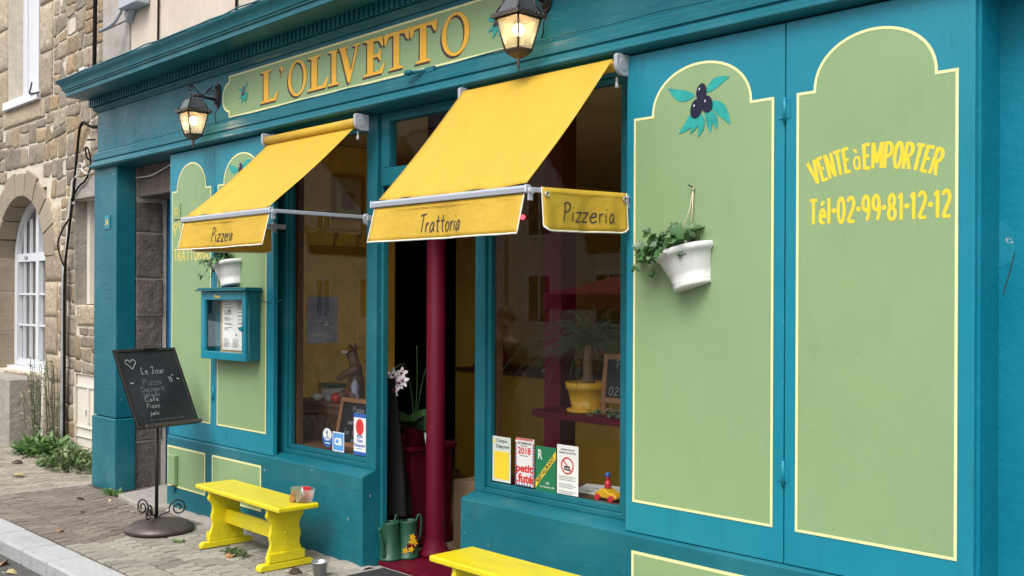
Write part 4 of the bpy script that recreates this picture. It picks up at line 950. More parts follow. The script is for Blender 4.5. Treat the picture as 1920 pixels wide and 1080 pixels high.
# ================================================================== HANGING PLANTERS
def planter(cx, ztop, label, tilt, cord_top, cord, seed, leaves, lean):
    random.seed(seed)
    T = thing('hanging_planter', label, 'planter', (cx, -.0, ztop), 'white half pots hung on the shutters')
    MM = Matrix.Translation((cx, -.004, ztop)) @ Matrix.Rotation(tilt, 4, 'Y')
    prof = [(.0, -.165), (.088, -.165), (.091, -.158), (.092, -.148), (.0895, -.146), (.0935, -.14), (.0905, -.138), (.100, -.10), (.116, -.06), (.128, -.024), (.139, -.020), (.143, -.008), (.143, .004), (.137, .009), (.128, .006), (.122, -.02), (.08, -.15), (0, -.15)]
    p = MB(); p.lathe(prof, 0, 0, 28, PI, 2 * PI, close=False); 
    n0 = len(p.v); p.box(-.128, .128, -.004, .003, -.02, .006); p.prism([(-.088, -.165), (.088, -.165), (.12, -.02), (-.12, -.02)], lambda x, z: (x, -.004, z), lambda x, z: (x, .002, z))
    p.box(-.022, .03, -.004, .002, .006, .035)
    p.xf(MM); link('pot', p, m_white, T)
    p = MB(); p.lathe([(0, -.012), (.122, -.016)], 0, 0, 20, PI, 2 * PI); p.xf(MM); link('soil', p, m_soil, T)
    iv = MB(); 
    for i in range(leaves):
        # stems arch out of the pot towards lean
        a = random.uniform(PI * 1.02, PI * 1.98); r0 = random.uniform(.0, .11); base = Vector((r0 * math.cos(a), r0 * math.sin(a) * .9, -.01))
        L0 = random.uniform(.05, .15); d = Vector((lean * random.uniform(.0, 1.4) + random.uniform(-.5, .5), random.uniform(-.9, .15), random.uniform(.15, 1.0))).normalized()
        if random.random() < .2: base = Vector((-random.uniform(.08, .13), -random.uniform(.02, .09), 0)); d = Vector((-random.uniform(.4, 1.), random.uniform(-.5, .2), random.uniform(-.3, .8))).normalized()
        mid = base + d * L0 * .6 + Vector((0, 0, .015)); tip = base + d * L0 + Vector((lean * .01, 0, -.008))
        iv.col = (.10, .12, .05); iv.tube([base, mid, tip], .0015, 4, caps=False); iv.col = None
        for q in (mid, tip, tip):
            nn = Vector((random.uniform(-.5, .5), -.7, random.uniform(.1, 1.))); k = random.uniform(.5, 1.35)
            c = random.choice([(.05, .13, .035), (.035, .10, .03), (.07, .16, .05), (.11, .21, .08)]); c = tuple(x * k for x in c)
            add_leaf(iv, q + rv(.008), rv(1) + Vector((lean * .4, -.3, -.2)), nn, random.uniform(.026, .052), 'ivy', c)
    iv.xf(MM); link('ivy', iv, m_ivy, T)
    if cord:
        p = MB(); ct = Vector(cord_top)
        p.tube([ct + Vector((0, -.004, 0)), ct + Vector((.002, -.014, -.10)), MM @ Vector((.02, -.010, .018))], .0026, 6); p.tube([ct + Vector((0, -.004, 0)), ct + Vector((-.01, -.018, -.10)), MM @ Vector((-.045, -.05, .0))], .0026, 6)
        p.tube([ct + Vector((.0, -.002, .004)), ct + Vector((.006, -.012, -.008)), ct + Vector((-.004, -.012, -.006))], .004, 6); link('cord', p, m_cord, T)
        p = MB(); p.tube([ct + Vector((0, .0, .002)), ct + Vector((0, -.02, .004)), ct + Vector((-.012, -.026, .012))], .0032, 6); link('hook', p, m_iron, T)
    return T
planter(-2.752, 1.868, 'white half pot of ivy hanging by a cord on a right hand shutter', -.27, (-2.716, -.003, 2.147), True, 31, 84, -.4)
planter(-6.775, 1.905, 'white half pot of ivy on the left shutter above the teal menu case', -.2, (0, 0, 0), False, 77, 62, -.4)

# ================================================================== NEIGHBOUR STONE HOUSE
N = thing('stone_house', 'rubble stone house with pale mortar and white windows left of the shopfront', 'house', (-11.5, .7, 0))
def npart(n, mb, m, p=N, **k): return link(n, mb, m, p, **k)
YW = .62
OP = [(-13.75, -12.15, .78, 2.92), (-13.42, -12.37, 4.0, 6.2), (-11.29, -9.9, .06, .84), (-11.29, -9.9, 1.58, 2.70)]
p = MB()   # mortar core, split round the openings
def core(x0, x1, z0, z1): p.box(x0, x1, YW + .008, YW + .5, z0, z1)
core(-15.5, -13.75, -.1, 6.5); core(-13.75, -12.15, -.1, .78); core(-13.75, -12.15, 2.92, 4.0); core(-13.75, -13.42, 4., 6.5); core(-12.37, -12.15, 4., 6.5); core(-13.42, -12.37, 6.2, 6.5)
core(-12.15, -11.29, -.1, 6.5); core(-11.29, -9.3, .84, 1.58); core(-11.29, -9.3, 2.70, 6.5); core(-11.29, -9.3, -.1, .06); core(-9.9, -9.3, .06, 2.7)
npart('wall_core', p, m_mortar)
rb = MB(); random.seed(11)
def stone(x0, x1, z0, z1, dressed=False, col=None, ybase=YW):
    w_, h_ = x1 - x0, z1 - z0
    if w_ < .03 or h_ < .03: return
    cx, cz = (x0 + x1) / 2, (z0 + z1) / 2; j = (.05 * min(w_, h_) + .004) if not dressed else .002; pts = []
    jj = lambda q=1.: random.uniform(-j, j) * q
    cor = [(x0 + jj(), z0 + jj()), (x1 + jj(), z0 + jj()), (x1 + jj(), z1 + jj()), (x0 + jj(), z1 + jj())]
    for i in range(4):
        a, b_, c_ = cor[i - 1], cor[i], cor[(i + 1) % 4]
        def toward(p, q, dd):
            l = math.hypot(q[0] - p[0], q[1] - p[1]); t_ = min(.42, dd / l); return (p[0] + (q[0] - p[0]) * t_, p[1] + (q[1] - p[1]) * t_)
        ct = random.uniform(.008, .05) if not dressed else .006
        p1, p2 = toward(b_, a, ct), toward(b_, c_, ct * random.uniform(.5, 1.4)); md = ((p1[0] + p2[0] + b_[0] * .9) / 2.9, (p1[1] + p2[1] + b_[1] * .9) / 2.9)
        pts += [p1, md, p2, ((b_[0] + c_[0]) / 2 + jj(.7), (b_[1] + c_[1]) / 2 + jj(.7))]
    d = random.uniform(-.004, .012) if not dressed else random.uniform(.006, .012); tx, tz = random.gauss(0, .03), random.gauss(0, .03)
    if dressed: tx = tz = 0
    if col is None:
        col = random.choice([(.185, .145, .10), (.22, .175, .125), (.16, .13, .095), (.235, .17, .10), (.19, .16, .13), (.14, .115, .09), (.25, .21, .16), (.26, .175, .095), (.20, .17, .13), (.23, .195, .15)])
    k = random.uniform(.9, 1.25); rb.col = tuple(q * k for q in col)
    f = lambda s2, dy: [(cx + (x - cx) * s2, ybase - dy - (tx * (x - cx) + tz * (z - cz)) * s2 * (0 if dressed else 1), cz + (z - cz) * s2) for x, z in pts]
    b = len(rb.v); rings = [f(1, -.03), f(.998, d - .008), f(.955 if not dressed else .98, d), f(.6, d + (random.uniform(-.002, .006) if not dressed else 0))]
    for rr_ in rings: rb.v += rr_
    n = len(pts)
    for q in range(3):
        for i in range(n): rb.face((b + q * n + i, b + q * n + (i + 1) % n, b + q * n + n + (i + 1) % n, b + q * n + n + i), True)
    rb.face(range(b + 3 * n, b + 4 * n), True); rb.col = None
GR = [(.34, .27, .19), (.31, .245, .17), (.36, .295, .215), (.30, .24, .17)]
DR = []   # zones of dressed granite (x0,x1,z0,z1)
def dressed(x0, x1, z0, z1): DR.append((x0, x1, z0, z1)); stone(x0 + .007, x1 - .007, z0 + .007, z1 - .007, True, random.choice(GR))
z = .1
for h_ in (.62, .30, .42, .40, .35, .50):   # right jamb of the arched window
    dressed(-12.15, -12.15 + random.choice((.36, .5, .42)), z, z + h_); z += h_
z = .1
for h_ in (.4, .6, .5, .55, .5): dressed(-14.3, -13.75, z, z + h_); z += h_
for i in range(7):      # arch voussoirs drawn as blocks over the opening
    pass
z = 3.95
for h_ in (.5, .55, .45, .6, .5): dressed(-12.36, -12.36 + random.choice((.40, .62)), z, z + h_); z += h_
z = 3.9
for h_ in (.55, .5, .5, .6, .5): dressed(-13.95, -13.43, z, z + h_); z += h_
dressed(-13.6, -12.2, 3.72, 3.95); DR.append((-11.33, -9.8, 2.70, 2.93)); dressed(-11.25, -9.5, 1.36, 1.575)
ZONES = list(OP) + DR
ZONES = [(a - .014, c + .014, d - .014, e_z + .014) for a, c, d, e_z in ZONES]
def clip(poly, ax_, lim, keep_less):
    o = []
    for i in range(len(poly)):
        p, q = poly[i - 1], poly[i]; a = (p[ax_] <= lim) == keep_less; b_ = (q[ax_] <= lim) == keep_less
        if a != b_:
            t_ = (lim - p[ax_]) / (q[ax_] - p[ax_]); o.append((p[0] + (q[0] - p[0]) * t_, p[1] + (q[1] - p[1]) * t_))
        if b_: o.append(q)
    return o
def cut(poly, pt, nx, nz):
    A, Bp = [], []
    for i in range(len(poly)):
        p, q = poly[i - 1], poly[i]; da = (p[0] - pt[0]) * nx + (p[1] - pt[1]) * nz; db = (q[0] - pt[0]) * nx + (q[1] - pt[1]) * nz
        if (da < 0) != (db < 0):
            t_ = da / (da - db); m_ = (p[0] + (q[0] - p[0]) * t_, p[1] + (q[1] - p[1]) * t_); A.append(m_); Bp.append(m_)
        (A if db < 0 else Bp).append(q)
    return A, Bp
def bb(poly): return min(p[0] for p in poly), max(p[0] for p in poly), min(p[1] for p in poly), max(p[1] for p in poly)
def poly_stone(poly):
    x0, x1, z0, z1 = bb(poly); cx, cz = (x0 + x1) / 2, (z0 + z1) / 2
    if (cx + 12.95) ** 2 + (max(0, cz - 2.12)) ** 2 < 1.17 ** 2 and cz > 2.0: return
    for (ox0, ox1, oz0, oz1) in ZONES:
        x0, x1, z0, z1 = bb(poly)
        if x1 <= ox0 or x0 >= ox1 or z1 <= oz0 or z0 >= oz1: continue
        d = [(ox0 - x0, 0, ox0, True), (x1 - ox1, 0, ox1, False), (oz0 - z0, 1, oz0, True), (z1 - oz1, 1, oz1, False)]
        k = max(d)
        if k[0] < .05: return
        poly = clip(poly, k[1], k[2], k[3])
        if len(poly) < 3: return
    x0, x1, z0, z1 = bb(poly)
    if x1 - x0 < .06 or z1 - z0 < .05: return
    cx, cz = sum(p[0] for p in poly) / len(poly), sum(p[1] for p in poly) / len(poly)
    g = random.uniform(.005, .011); w_, h_ = x1 - x0, z1 - z0
    P_ = [(cx + (x - cx) * (1 - 2 * g / w_), cz + (z - cz) * (1 - 2 * g / h_)) for x, z in poly]; pts = []
    for i in range(len(P_)):   # round the corners, wobble the edges
        a, b_, c_ = P_[i - 1], P_[i], P_[(i + 1) % len(P_)]; la = math.hypot(a[0] - b_[0], a[1] - b_[1]) + 1e-6; lc = math.hypot(c_[0] - b_[0], c_[1] - b_[1]) + 1e-6
        r0 = random.uniform(.006, .028); ta, tc = min(.4, r0 / la), min(.4, r0 / lc)
        p1 = (b_[0] + (a[0] - b_[0]) * ta, b_[1] + (a[1] - b_[1]) * ta); p2 = (b_[0] + (c_[0] - b_[0]) * tc, b_[1] + (c_[1] - b_[1]) * tc)
        pts += [p1, (p1[0] * .3 + p2[0] * .3 + b_[0] * .4, p1[1] * .3 + p2[1] * .3 + b_[1] * .4), p2]
        if lc > .14:
            for q in (.36, .66):
                nx, nz = -(c_[1] - b_[1]) / lc, (c_[0] - b_[0]) / lc; wv = random.uniform(-.012, .006); pts.append((b_[0] + (c_[0] - b_[0]) * q + nx * wv, b_[1] + (c_[1] - b_[1]) * q + nz * wv))
    d = random.uniform(-.006, .004); tx, tz = random.gauss(0, .02), random.gauss(0, .02)
    col = random.choice([(.185, .145, .10), (.22, .178, .13), (.165, .135, .10), (.225, .165, .10), (.19, .16, .13), (.15, .125, .10), (.24, .20, .155), (.235, .165, .10), (.20, .17, .13), (.23, .195, .15), (.21, .17, .125)])
    k = random.uniform(.95, 1.5); rb.col = tuple(q * k * w_ for q, w_ in zip(col, (1.0, .99, .955)))
    f = lambda s2, dy: [(cx + (x - cx) * s2, YW - dy - (tx * (x - cx) + tz * (z - cz)) * s2, cz + (z - cz) * s2) for x, z in pts]
    b = len(rb.v); rings = [f(1, -.03), f(.998, d - .006), f(.965, d), f(.6, d + random.uniform(-.004, .006))]
    for rr_ in rings: rb.v += rr_
    n = len(pts)
    for q in range(3):
        for i in range(n): rb.face((b + q * n + i, b + q * n + (i + 1) % n, b + q * n + n + (i + 1) % n, b + q * n + n + i), True)
    rb.face(range(b + 3 * n, b + 4 * n), True); rb.col = None
def bsp(poly, lim, depth=0):
    x0, x1, z0, z1 = bb(poly); w_, h_ = x1 - x0, z1 - z0; ar = w_ * h_
    if depth > 9 or (ar < lim and w_ < .52 and h_ < .31): poly_stone(poly); return
    nl = lim if depth < 5 else lim * random.choice((.35, .8, 1, 1.3))
    if w_ > h_ * 1.45: a = random.gauss(0, .10); nx, nz = math.cos(a), math.sin(a)
    else: a = random.gauss(0, .07); nx, nz = math.sin(a), math.cos(a)
    pt = (x0 + w_ * random.uniform(.36, .64), z0 + h_ * random.uniform(.36, .64))
    for q in cut(poly, pt, nx, nz):
        if len(q) >= 3: bsp(q, nl, depth + 1)
random.seed(15)
zz_ = .0; rows_ = []
while zz_ < 5.8: hh_ = random.choice((.55, .7, .62, .8)); rows_.append((zz_, zz_ + hh_)); zz_ += hh_
for q0, q1 in rows_:
    for xa in range(5): bsp([(-15. + xa * 1.145, q0), (-15. + (xa + 1) * 1.145, q0), (-15. + (xa + 1) * 1.145, q1), (-15. + xa * 1.145, q1)], .085)
npart('rubble_stonework', rb, m_stone)
# arched window: voussoirs, reveal, frame
vs_ = MB(); ax, az, ri, ro = -12.95, 2.12, .80, 1.09
def arch_pt(rad, th): return (ax + rad * math.cos(th), az + (rad * .93) * math.sin(th))
for i in range(9):
    t0, t1 = PI * i / 9 + .012, PI * (i + 1) / 9 - .012; k = random.uniform(.72, .95); c = random.choice(GR); vs_.col = tuple(q * k for q in c)
    pts = [arch_pt(ri, t0 + (t1 - t0) * q / 4) for q in range(5)] + [arch_pt(ro + .04 * (i % 2), t1 - (t1 - t0) * q / 4) for q in range(5)]
    vs_.prism(pts, lambda x, z: (x, YW - .022, z), lambda x, z: (x, YW + .32, z))
z = .78
for h_ in (.45, .5, .42):
    k = random.uniform(.85, 1.1); vs_.col = tuple(q * k for q in GR[1]); vs_.box(-13.76 - .03, -13.74, YW + .0, YW + .34, z + .005, z + h_ - .005); vs_.box(-12.16, -12.14, YW + .0, YW + .34, z + .005, z + h_ - .005); z += h_
vs_.col = None
npart('arch_stones', vs_, m_granite, bevel=.008)
def arch_frame(y0, y1, rad_o, rad_i, x0, x1, zb, zs):
    f = MB(); o_, i_ = [], []
    for q in range(25):
        th = PI * q / 24; o_.append((ax + rad_o * math.cos(th), az + rad_o * .93 * math.sin(th))); i_.append((ax + rad_i * math.cos(th), az + rad_i * .93 * math.sin(th)))
    for q in range(24): f.prism([o_[q], o_[q + 1], i_[q + 1], i_[q]], lambda x, z: (x, y0, z), lambda x, z: (x, y1, z))
    f.box(ax - rad_o, ax - rad_i, y0, y1, zb, az - .0005); f.box(ax + rad_i, ax + rad_o, y0, y1, zb, az - .0005); return f
f = arch_frame(YW + .19, YW + .25, .795, .715, 0, 0, .82, 2.12)
f.box(ax - .714, ax + .714, YW + .188, YW + .25, 2.10, 2.20); f.box(ax - .045, ax + .045, YW + .186, YW + .25, .82, 2.84); f.box(ax - .714, ax + .714, YW + .189, YW + .25, .82, .90)
f.box(ax - .714, ax - .66, YW + .18, YW + .25, .9, 2.10); f.box(ax + .66, ax + .714, YW + .18, YW + .25, .9, 2.10)
for zz in (1.32, 1.70):
    f.box(ax - .66, ax - .046, YW + .20, YW + .235, zz - .012, zz + .012); f.box(ax + .046, ax + .66, YW + .20, YW + .235, zz - .012, zz + .012)
for xx in (-.50, -.28, .28, .50):
    f.box(ax + xx - .009, ax + xx + .009, YW + .203, YW + .232, .9, 2.10); f.box(ax + xx - .009, ax + xx + .009, YW + .203, YW + .232, 2.2, 2.2 + .42)
wf = npart('arched_window', f, m_pvc)
f = MB(); f.poly([(ax + .79 * math.cos(PI * q / 24), az + .735 * math.sin(PI * q / 24)) for q in range(25)] + [(ax - .79, .82), (ax + .79, .82)], lambda x, z: (x, YW + .242, z)); npart('pane', f, m_glass2, wf)
f = MB(); f.box(-13.8, -12.1, YW + .10, YW + .25, .765, .815); npart('window_sill', f, m_pvc, wf, bevel=.005)
f = MB(); f.box(ax - .40, ax - .32, YW + .172, YW + .1875, 2.135, 2.165); npart('handle', f, m_zinc, wf, bevel=.003)
f = MB(); f.box(-13.7, -12.2, YW + .32, YW + .34, .82, 2.86); npart('curtain', f, m_render, wf)
# upper window
f = MB(); f.box(-13.42, -13.28, YW + .17, YW + .30, 4.0, 6.2); f.box(-13.279, -13.13, YW + .19, YW + .30, 4.0, 6.2); f.box(-13.129, -12.93, YW + .18, YW + .30, 4.0, 6.2); f.box(-12.50, -12.37, YW + .19, YW + .30, 4.0, 6.2); f.box(-12.929, -12.5, YW + .191, YW + .30, 4.0, 4.10)
uw = npart('upper_window', f, m_pvc, bevel=.008)
f = MB(); quad(f, -12.93, -12.5, YW + .25, 4.1, 6.2); npart('pane', f, m_glass2, uw)
f = MB(); f.box(-13.45, -12.30, YW - .06, YW + .18, 3.93, 4.03); npart('window_sill', f, m_pvc, uw, bevel=.008)
f = MB(); f.tube(catmull([(-12.44, YW - .06, 4.14), (-12.43, YW - .08, 4.05), (-12.47, YW - .07, 4.01), (-12.30, YW - .06, 4.0), (-12.22, YW - .06, 3.99)], 4), .010, 6); npart('shutter_hook', f, m_iron, uw)
# low window near the pilaster and cellar hatch
f = MB(); f.box(-11.295, -11.28, YW - .005, YW + .25, 1.58, 2.70); npart('window_reveal', f, m_concrete)
f = MB(); f.box(-11.33, -9.85, YW - .04, YW + .2, 2.703, 2.925); npart('lintel', f, m_concrete, bevel=.01)
f = MB(); f.box(-11.279, -11.20, YW + .12, YW + .2, 1.59, 2.70); f.box(-11.1, -10.0, YW + .15, YW + .2, 1.59, 1.66); lw = npart('side_window', f, m_cellar)
f = MB(); quad(f, -11.2, -9.9, YW + .17, 1.6, 2.7); npart('pane', f, m_glass2, lw)
f = MB(); f.box(-11.285, -9.9, YW + .03, YW + .08, .07, .835); hd = npart('cellar_door', f, m_cellar)
f = MB(); f.box(-11.285, -9.9, YW + .012, YW + .0295, .70, .72); f.box(-11.285, -9.9, YW + .012, YW + .0295, .27, .285); f.box(-11.285, -9.9, YW + .012, YW + .0295, .17, .182); f.box(-10.99, -10.95, YW + .01, YW + .0295, .33, .70); npart('door_batten', f, m_cellar, hd, bevel=.003)
f = MB(); f.box(-11.0, -10.985, YW + .0, YW + .03, .40, .47); npart('bolt', f, m_zinc, hd)
# stone block below the arched window
f = MB(); f.box(-13.9, -12.24, .26, .62, -.02, .735); npart('stone_block', f, m_concrete, bevel=.012)
f = MB(); f.box(-12.21, -12.13, YW - .03, YW + .01, .04, .80); npart('white_trim', f, m_cellar, bevel=.004)
f = MB(); f.box(-15, 0, .8, 8, 6.4, 6.5); npart('eaves', f, m_slate)

# pipes and cables on the stone house
def tubething(name, label, cat, paths, m, grp=None):
    o = None; p = MB()
    for pts, rr_ in paths: p.tube(catmull(pts, 4) if len(pts) > 2 else pts, rr_, 8)
    return tag(link(name, p, m), label, cat, grp)
tubething('downpipe', 'grey vertical pipe on the stone house beside the arched window', 'pipe', [([(-11.46, YW - .05, 2.02), (-11.475, YW - .05, 1.2), (-11.49, YW - .05, .02)], .030)], m_zinc)
tubething('conduit', 'thin white conduit running up the stone house above the grey pipe', 'conduit', [([(-11.44, YW - .05, 2.02), (-11.36, YW - .05, 2.5), (-11.28, YW - .05, 2.75), (-11.24, YW - .05, 2.9), (-11.11, YW - .045, 2.96)], .012), ([(-11.26, YW - .05, 2.70), (-11.22, YW - .05, 2.66)], .010)], m_cablew)
tubething('black_cable', 'thick black cable running from under the cornice down to the grey pipe', 'cable', [([(-10.62, YW - .03, 3.42), (-10.80, YW - .04, 3.44), (-10.95, YW - .05, 3.50), (-11.03, YW - .05, 3.47), (-11.08, YW - .05, 3.38), (-11.17, YW - .05, 2.98), (-11.23, YW - .05, 2.72), (-11.30, YW - .06, 2.4), (-11.40, YW - .07, 1.9), (-11.43, YW - .06, 1.0), (-11.45, YW - .05, .1)], .014), ([(-11.29, YW - .07, 2.50), (-11.46, YW - .07, 2.40), (-11.60, YW - .07, 2.25), (-11.52, YW - .07, 2.1), (-11.42, YW - .07, 2.0)], .009)], m_black)
tubething('telephone_wire', 'tangled thin white wires above the low window by the pilaster', 'wires', [([(-11.11, YW - .06, 2.92), (-11.04, YW - .06, 3.02), (-10.90, YW - .05, 2.97), (-10.76, YW - .06, 3.0), (-10.66, YW - .06, 3.03)], .006), ([(-11.13, YW - .05, 2.95), (-11.10, YW - .05, 3.06), (-11.0, YW - .05, 3.07), (-10.97, YW - .05, 2.98), (-10.85, YW - .05, 2.95), (-10.66, YW - .05, 2.98)], .006), ([(-11.05, YW - .06, 2.96), (-10.96, YW - .06, 2.99), (-10.80, YW - .06, 2.94), (-10.68, YW - .06, 2.96)], .005)], m_cablew)
tubething('loop_cable', 'thin black cable looping from the teal moulding down across the concrete lintel', 'cable', [([(-11.25, YW - .06, 2.70), (-11.05, YW - .06, 2.83), (-10.88, YW - .06, 2.88), (-10.76, YW - .06, 2.98), (-10.74, YW - .06, 3.08), (-10.80, YW - .06, 3.20), (-10.87, YW - .06, 3.22), (-10.84, YW - .06, 3.12), (-10.74, YW - .06, 3.08)], .010), ([(-10.82, YW - .06, 3.30), (-10.62, YW - .06, 3.28)], .009)], m_black)
tubething('cornice_cable', 'thick black cable running up the wall edge above the cornice end', 'cable', [([(-9.62, .14, 3.5), (-9.60, .14, 4.2), (-9.58, .14, 5.5)], .020), ([(-9.63, .13, 3.72), (-9.55, .13, 3.72)], .012)], m_black)
tubething('brown_cable', 'thin dark cable on the rendered wall above the cornice', 'cable', [([(-8.33, .155, 3.62), (-8.315, .155, 4.2), (-8.31, .155, 5.2)], .009), ([(-8.42, .155, 3.60), (-8.41, .155, 3.68), (-8.40, .155, 3.66)], .008), ([(-8.325, .155, 3.70), (-8.36, .155, 3.63)], .008)], m_black)
tubething('short_cable', 'short black cable standing on the cornice further right', 'cable', [([(-7.02, .155, 3.60), (-7.0, .155, 4.3)], .010), ([(-7.2, .155, 3.6), (-7.15, .155, 3.66)], .006)], m_black)
f = MB(); f.box(-9.78, -9.66, .06, .16, 3.62, 3.80); tag(link('junction_box', f, m_white, bevel=.01), 'white plastic box on the stone wall above the cornice end', 'box')
T = thing('bracket_lamp', 'grey metal lamp bracket with a curled pipe on the wall above the cornice', 'bracket', (-8.85, .16, 4.2))
f = MB(); f.tube(catmull([(-8.92, .12, 4.6), (-8.90, .10, 4.25), (-8.90, .06, 4.12), (-8.95, .02, 4.04), (-9.08, -.03, 4.0)], 5), .018, 8); link('pipe', f, m_zinc, T)
f = MB(); f.box(-8.86, -8.5, .04, .165, 4.16, 4.6); f.prism([(-8.88, 4.16), (-8.76, 4.16), (-8.86, 4.06)], lambda x, z: (x, .1, z), lambda x, z: (x, .165, z)); link('lamp_body', f, m_grey, T, bevel=.01)

# ================================================================== PLANTS ON THE GROUND AND LEAVES
def weed_clump(name, label, cx, cy, rx, ry, n, kind, size, cols, h, seed, up=.6):
    random.seed(seed); wd = MB()
    for i in range(n):
        a = random.uniform(0, 2 * PI); rr_ = math.sqrt(random.random()); x, y_ = cx + rx * rr_ * math.cos(a), cy + ry * rr_ * math.sin(a)
        hh = h * random.uniform(.2, 1) * (1.15 - rr_ * .7); d = Vector((math.cos(a) * rr_ + random.uniform(-.5, .5), math.sin(a) * rr_ + random.uniform(-.5, .5), up * random.uniform(.2, 1.3)))
        k = random.uniform(.55, 1.4); c = tuple(q * k for q in random.choice(cols))
        base = Vector((x, y_, .0)); top = base + Vector((random.gauss(0, .03), random.gauss(0, .03), hh))
        wd.col = c; wd.tube([base, (base + top) / 2 + rv(.012), top], .0022, 4, caps=False); wd.col = None
        for q in range(3):
            add_leaf(wd, base.lerp(top, random.uniform(.3, 1)), d + rv(.6), Vector((random.gauss(0, .4), random.gauss(0, .4) - .4, 1)), size * random.uniform(.5, 1.3), kind, c)
    return tag(link(name, wd, m_weed), label, 'plant')
GC = [(.07, .16, .03), (.05, .12, .025), (.10, .20, .045), (.13, .22, .06)]
weed_clump('leafy_weed', 'broad leaved bright green weed at the foot of the stone house', -11.35, .33, .42, .22, 190, 'long', .12, GC, .20, 41, .6)
weed_clump('creeping_weed', 'creeping light green weed beside the teal pilaster base', -10.25, .22, .52, .28, 240, 'oval', .06, [(.10, .17, .05), (.07, .13, .035), (.16, .22, .09)], .24, 42)
def tall_weed(label, cx, cy, n, hmax, seed):
    random.seed(seed); wd = MB()
    for i in range(n):
        base = Vector((cx + random.uniform(-.22, .22), cy + random.uniform(-.08, .08), 0)); top = base + Vector((random.gauss(0, .12), random.gauss(-.05, .05), hmax * random.uniform(.55, 1)))
        mid = base.lerp(top, .5) + rv(.03); c = (.10, .13, .06); wd.col = c; pts = catmull([base, mid, top], 4); wd.tube(pts, .003, 4, caps=False)
        for q in range(26):
            t_ = random.uniform(.15, 1); p_ = Vector(pts[min(len(pts) - 1, int(t_ * len(pts)))]); k = random.uniform(.6, 1.4)
            add_leaf(wd, p_, Vector((random.gauss(0, 1), random.gauss(0, 1), random.uniform(0, 1))), Vector((0, -1, 1)), random.uniform(.02, .06), 'long', tuple(x * k for x in random.choice([(.15, .17, .07), (.22, .21, .11), (.10, .13, .05), (.26, .23, .14)])))
        wd.col = None
    return tag(link('tall_weed', wd, m_weed), label, 'plant')
tall_weed('tall wispy weed growing up the stone wall beside the grey pipe', -11.82, .48, 30, 1.05, 43)
weed_clump('grass_tuft', 'small grass tuft at the front of the teal pilaster base', -8.62, -.10, .16, .04, 70, 'long', .04, GC, .03, 44, .5)
weed_clump('dandelion_weed', 'small weed in the paving beside the chalkboard base', -6.62, -.47, .04, .03, 6, 'oval', .03, GC, .015, 45, .2)
weed_clump('moss_tuft', 'low moss and grass tuft under the left bench', -6.05, -.36, .14, .04, 60, 'long', .03, [(.06, .11, .025), (.09, .13, .04)], .03, 46, .4)
random.seed(17)
spots = [(-7.44, -.97, 'curled brown fallen leaf on the brown paving in front of the chalkboard', .09), (-10.05, -.43, 'red brown fallen leaf on the pale paving left of the pilaster', .16), (-10.9, -.15, 'dark red fallen leaf near the broad leaved weed', .14), (-7.15, -1.45, 'rust coloured fallen leaf in the gutter below the kerb', .14), (-6.02, -.40, 'brown leaf under the left bench beside the grass', .09), (-5.42, -.36, 'dark dry leaf at the right foot of the left bench', .10), (-8.05, -.55, 'dark small leaf in the middle of the brown paving', .06), (-8.55, -.42, 'blackish leaf scrap on the brown paving', .07), (-7.35, -1.41, 'pale dry leaf in the gutter', .08), (-7.62, -1.40, 'yellowish leaf at the gutter edge by the frame', .09), (-6.95, -1.48, 'pale straw leaf on the asphalt', .08), (-8.35, -.22, 'yellow leaf scrap near the doorstep', .05), (-6.60, -1.44, 'light brown leaf in the gutter nearest the photo bottom', .08)]
for x, y_, lb, s_ in spots:
    f = MB(); z = .004 if y_ > -1.1 else -.094; col = random.choice([(.30, .10, .04), (.22, .10, .05), (.36, .17, .07)]) if ('pale' not in lb and 'yellow' not in lb and 'light' not in lb) else (.45, .36, .18)
    if 'dark' in lb or 'black' in lb: col = (.05, .03, .02)
    a = random.uniform(0, 6.28); add_leaf(f, (x, y_, z + .004), (math.cos(a), math.sin(a), .06), (random.gauss(0, .2), random.gauss(0, .2), 1), s_, 'oval', col, .30)
    f.tube([(x, y_, z + .003), (x - .3 * s_ * math.cos(a), y_ - .3 * s_ * math.sin(a), z + .006)], .0015, 4)
    tag(link('fallen_leaf', f, m_deadleaf, solid=.0008), lb, 'leaf', 'fallen leaves')

# ================================================================== WINDOW STICKERS
YS = .1165
def sticker(x0, x1, z0, z1, m, label, round_=False):
    f = MB()
    if round_:
        f.prism(ell((x0 + x1) / 2, (z0 + z1) / 2, (x1 - x0) / 2, (z1 - z0) / 2, 0, 32), lambda x, z: (x, YS, z), lambda x, z: (x, YS + .001, z))
    else: f.box(x0, x1, YS, YS + .001, z0, z1)
    return tag(link('sticker', f, m), label, 'sticker', 'stickers on the shop windows')
def st_part(s_, nm, m, fn, l=.001):
    f = MB(); fn(f, wallmap(YS - l)); return link(nm, f, m, s_)
s_ = sticker(-4.135, -3.993, .668, .912, m_pale, 'pale sticker with a yellow block, first from the left in the right window')
st_part(s_, 'yellow_block', m_yprint, lambda f, w: rect(f, -4.122, -4.005, .682, .832, w))
st_part(s_, 'print', m_ink, lambda f, w: (type_(f, 'Chèque', w, -4.105, -4.020, .876, .900, .01), type_(f, 'Déjeuner', w, -4.105, -4.002, .844, .870, .01)))
st_part(s_, 'logo', m_yprint, lambda f, w: rect(f, -4.128, -4.112, .875, .895, w))
s_ = sticker(-3.956, -3.816, .670, .921, m_paper, 'busy red and white sticker dated 2018, second from the left in the right window')
st_part(s_, 'pattern', m_rprint, lambda f, w: [rect(f, x, x + .012, z, z + .012, w) for x in [-3.955 + .0165 * i for i in range(8)] for z in (.909,)] + [rect(f, x, x + .009, z, z + .013, w) for x in (-3.956, -3.826) for z in [.674 + .03 * i for i in range(8)]])
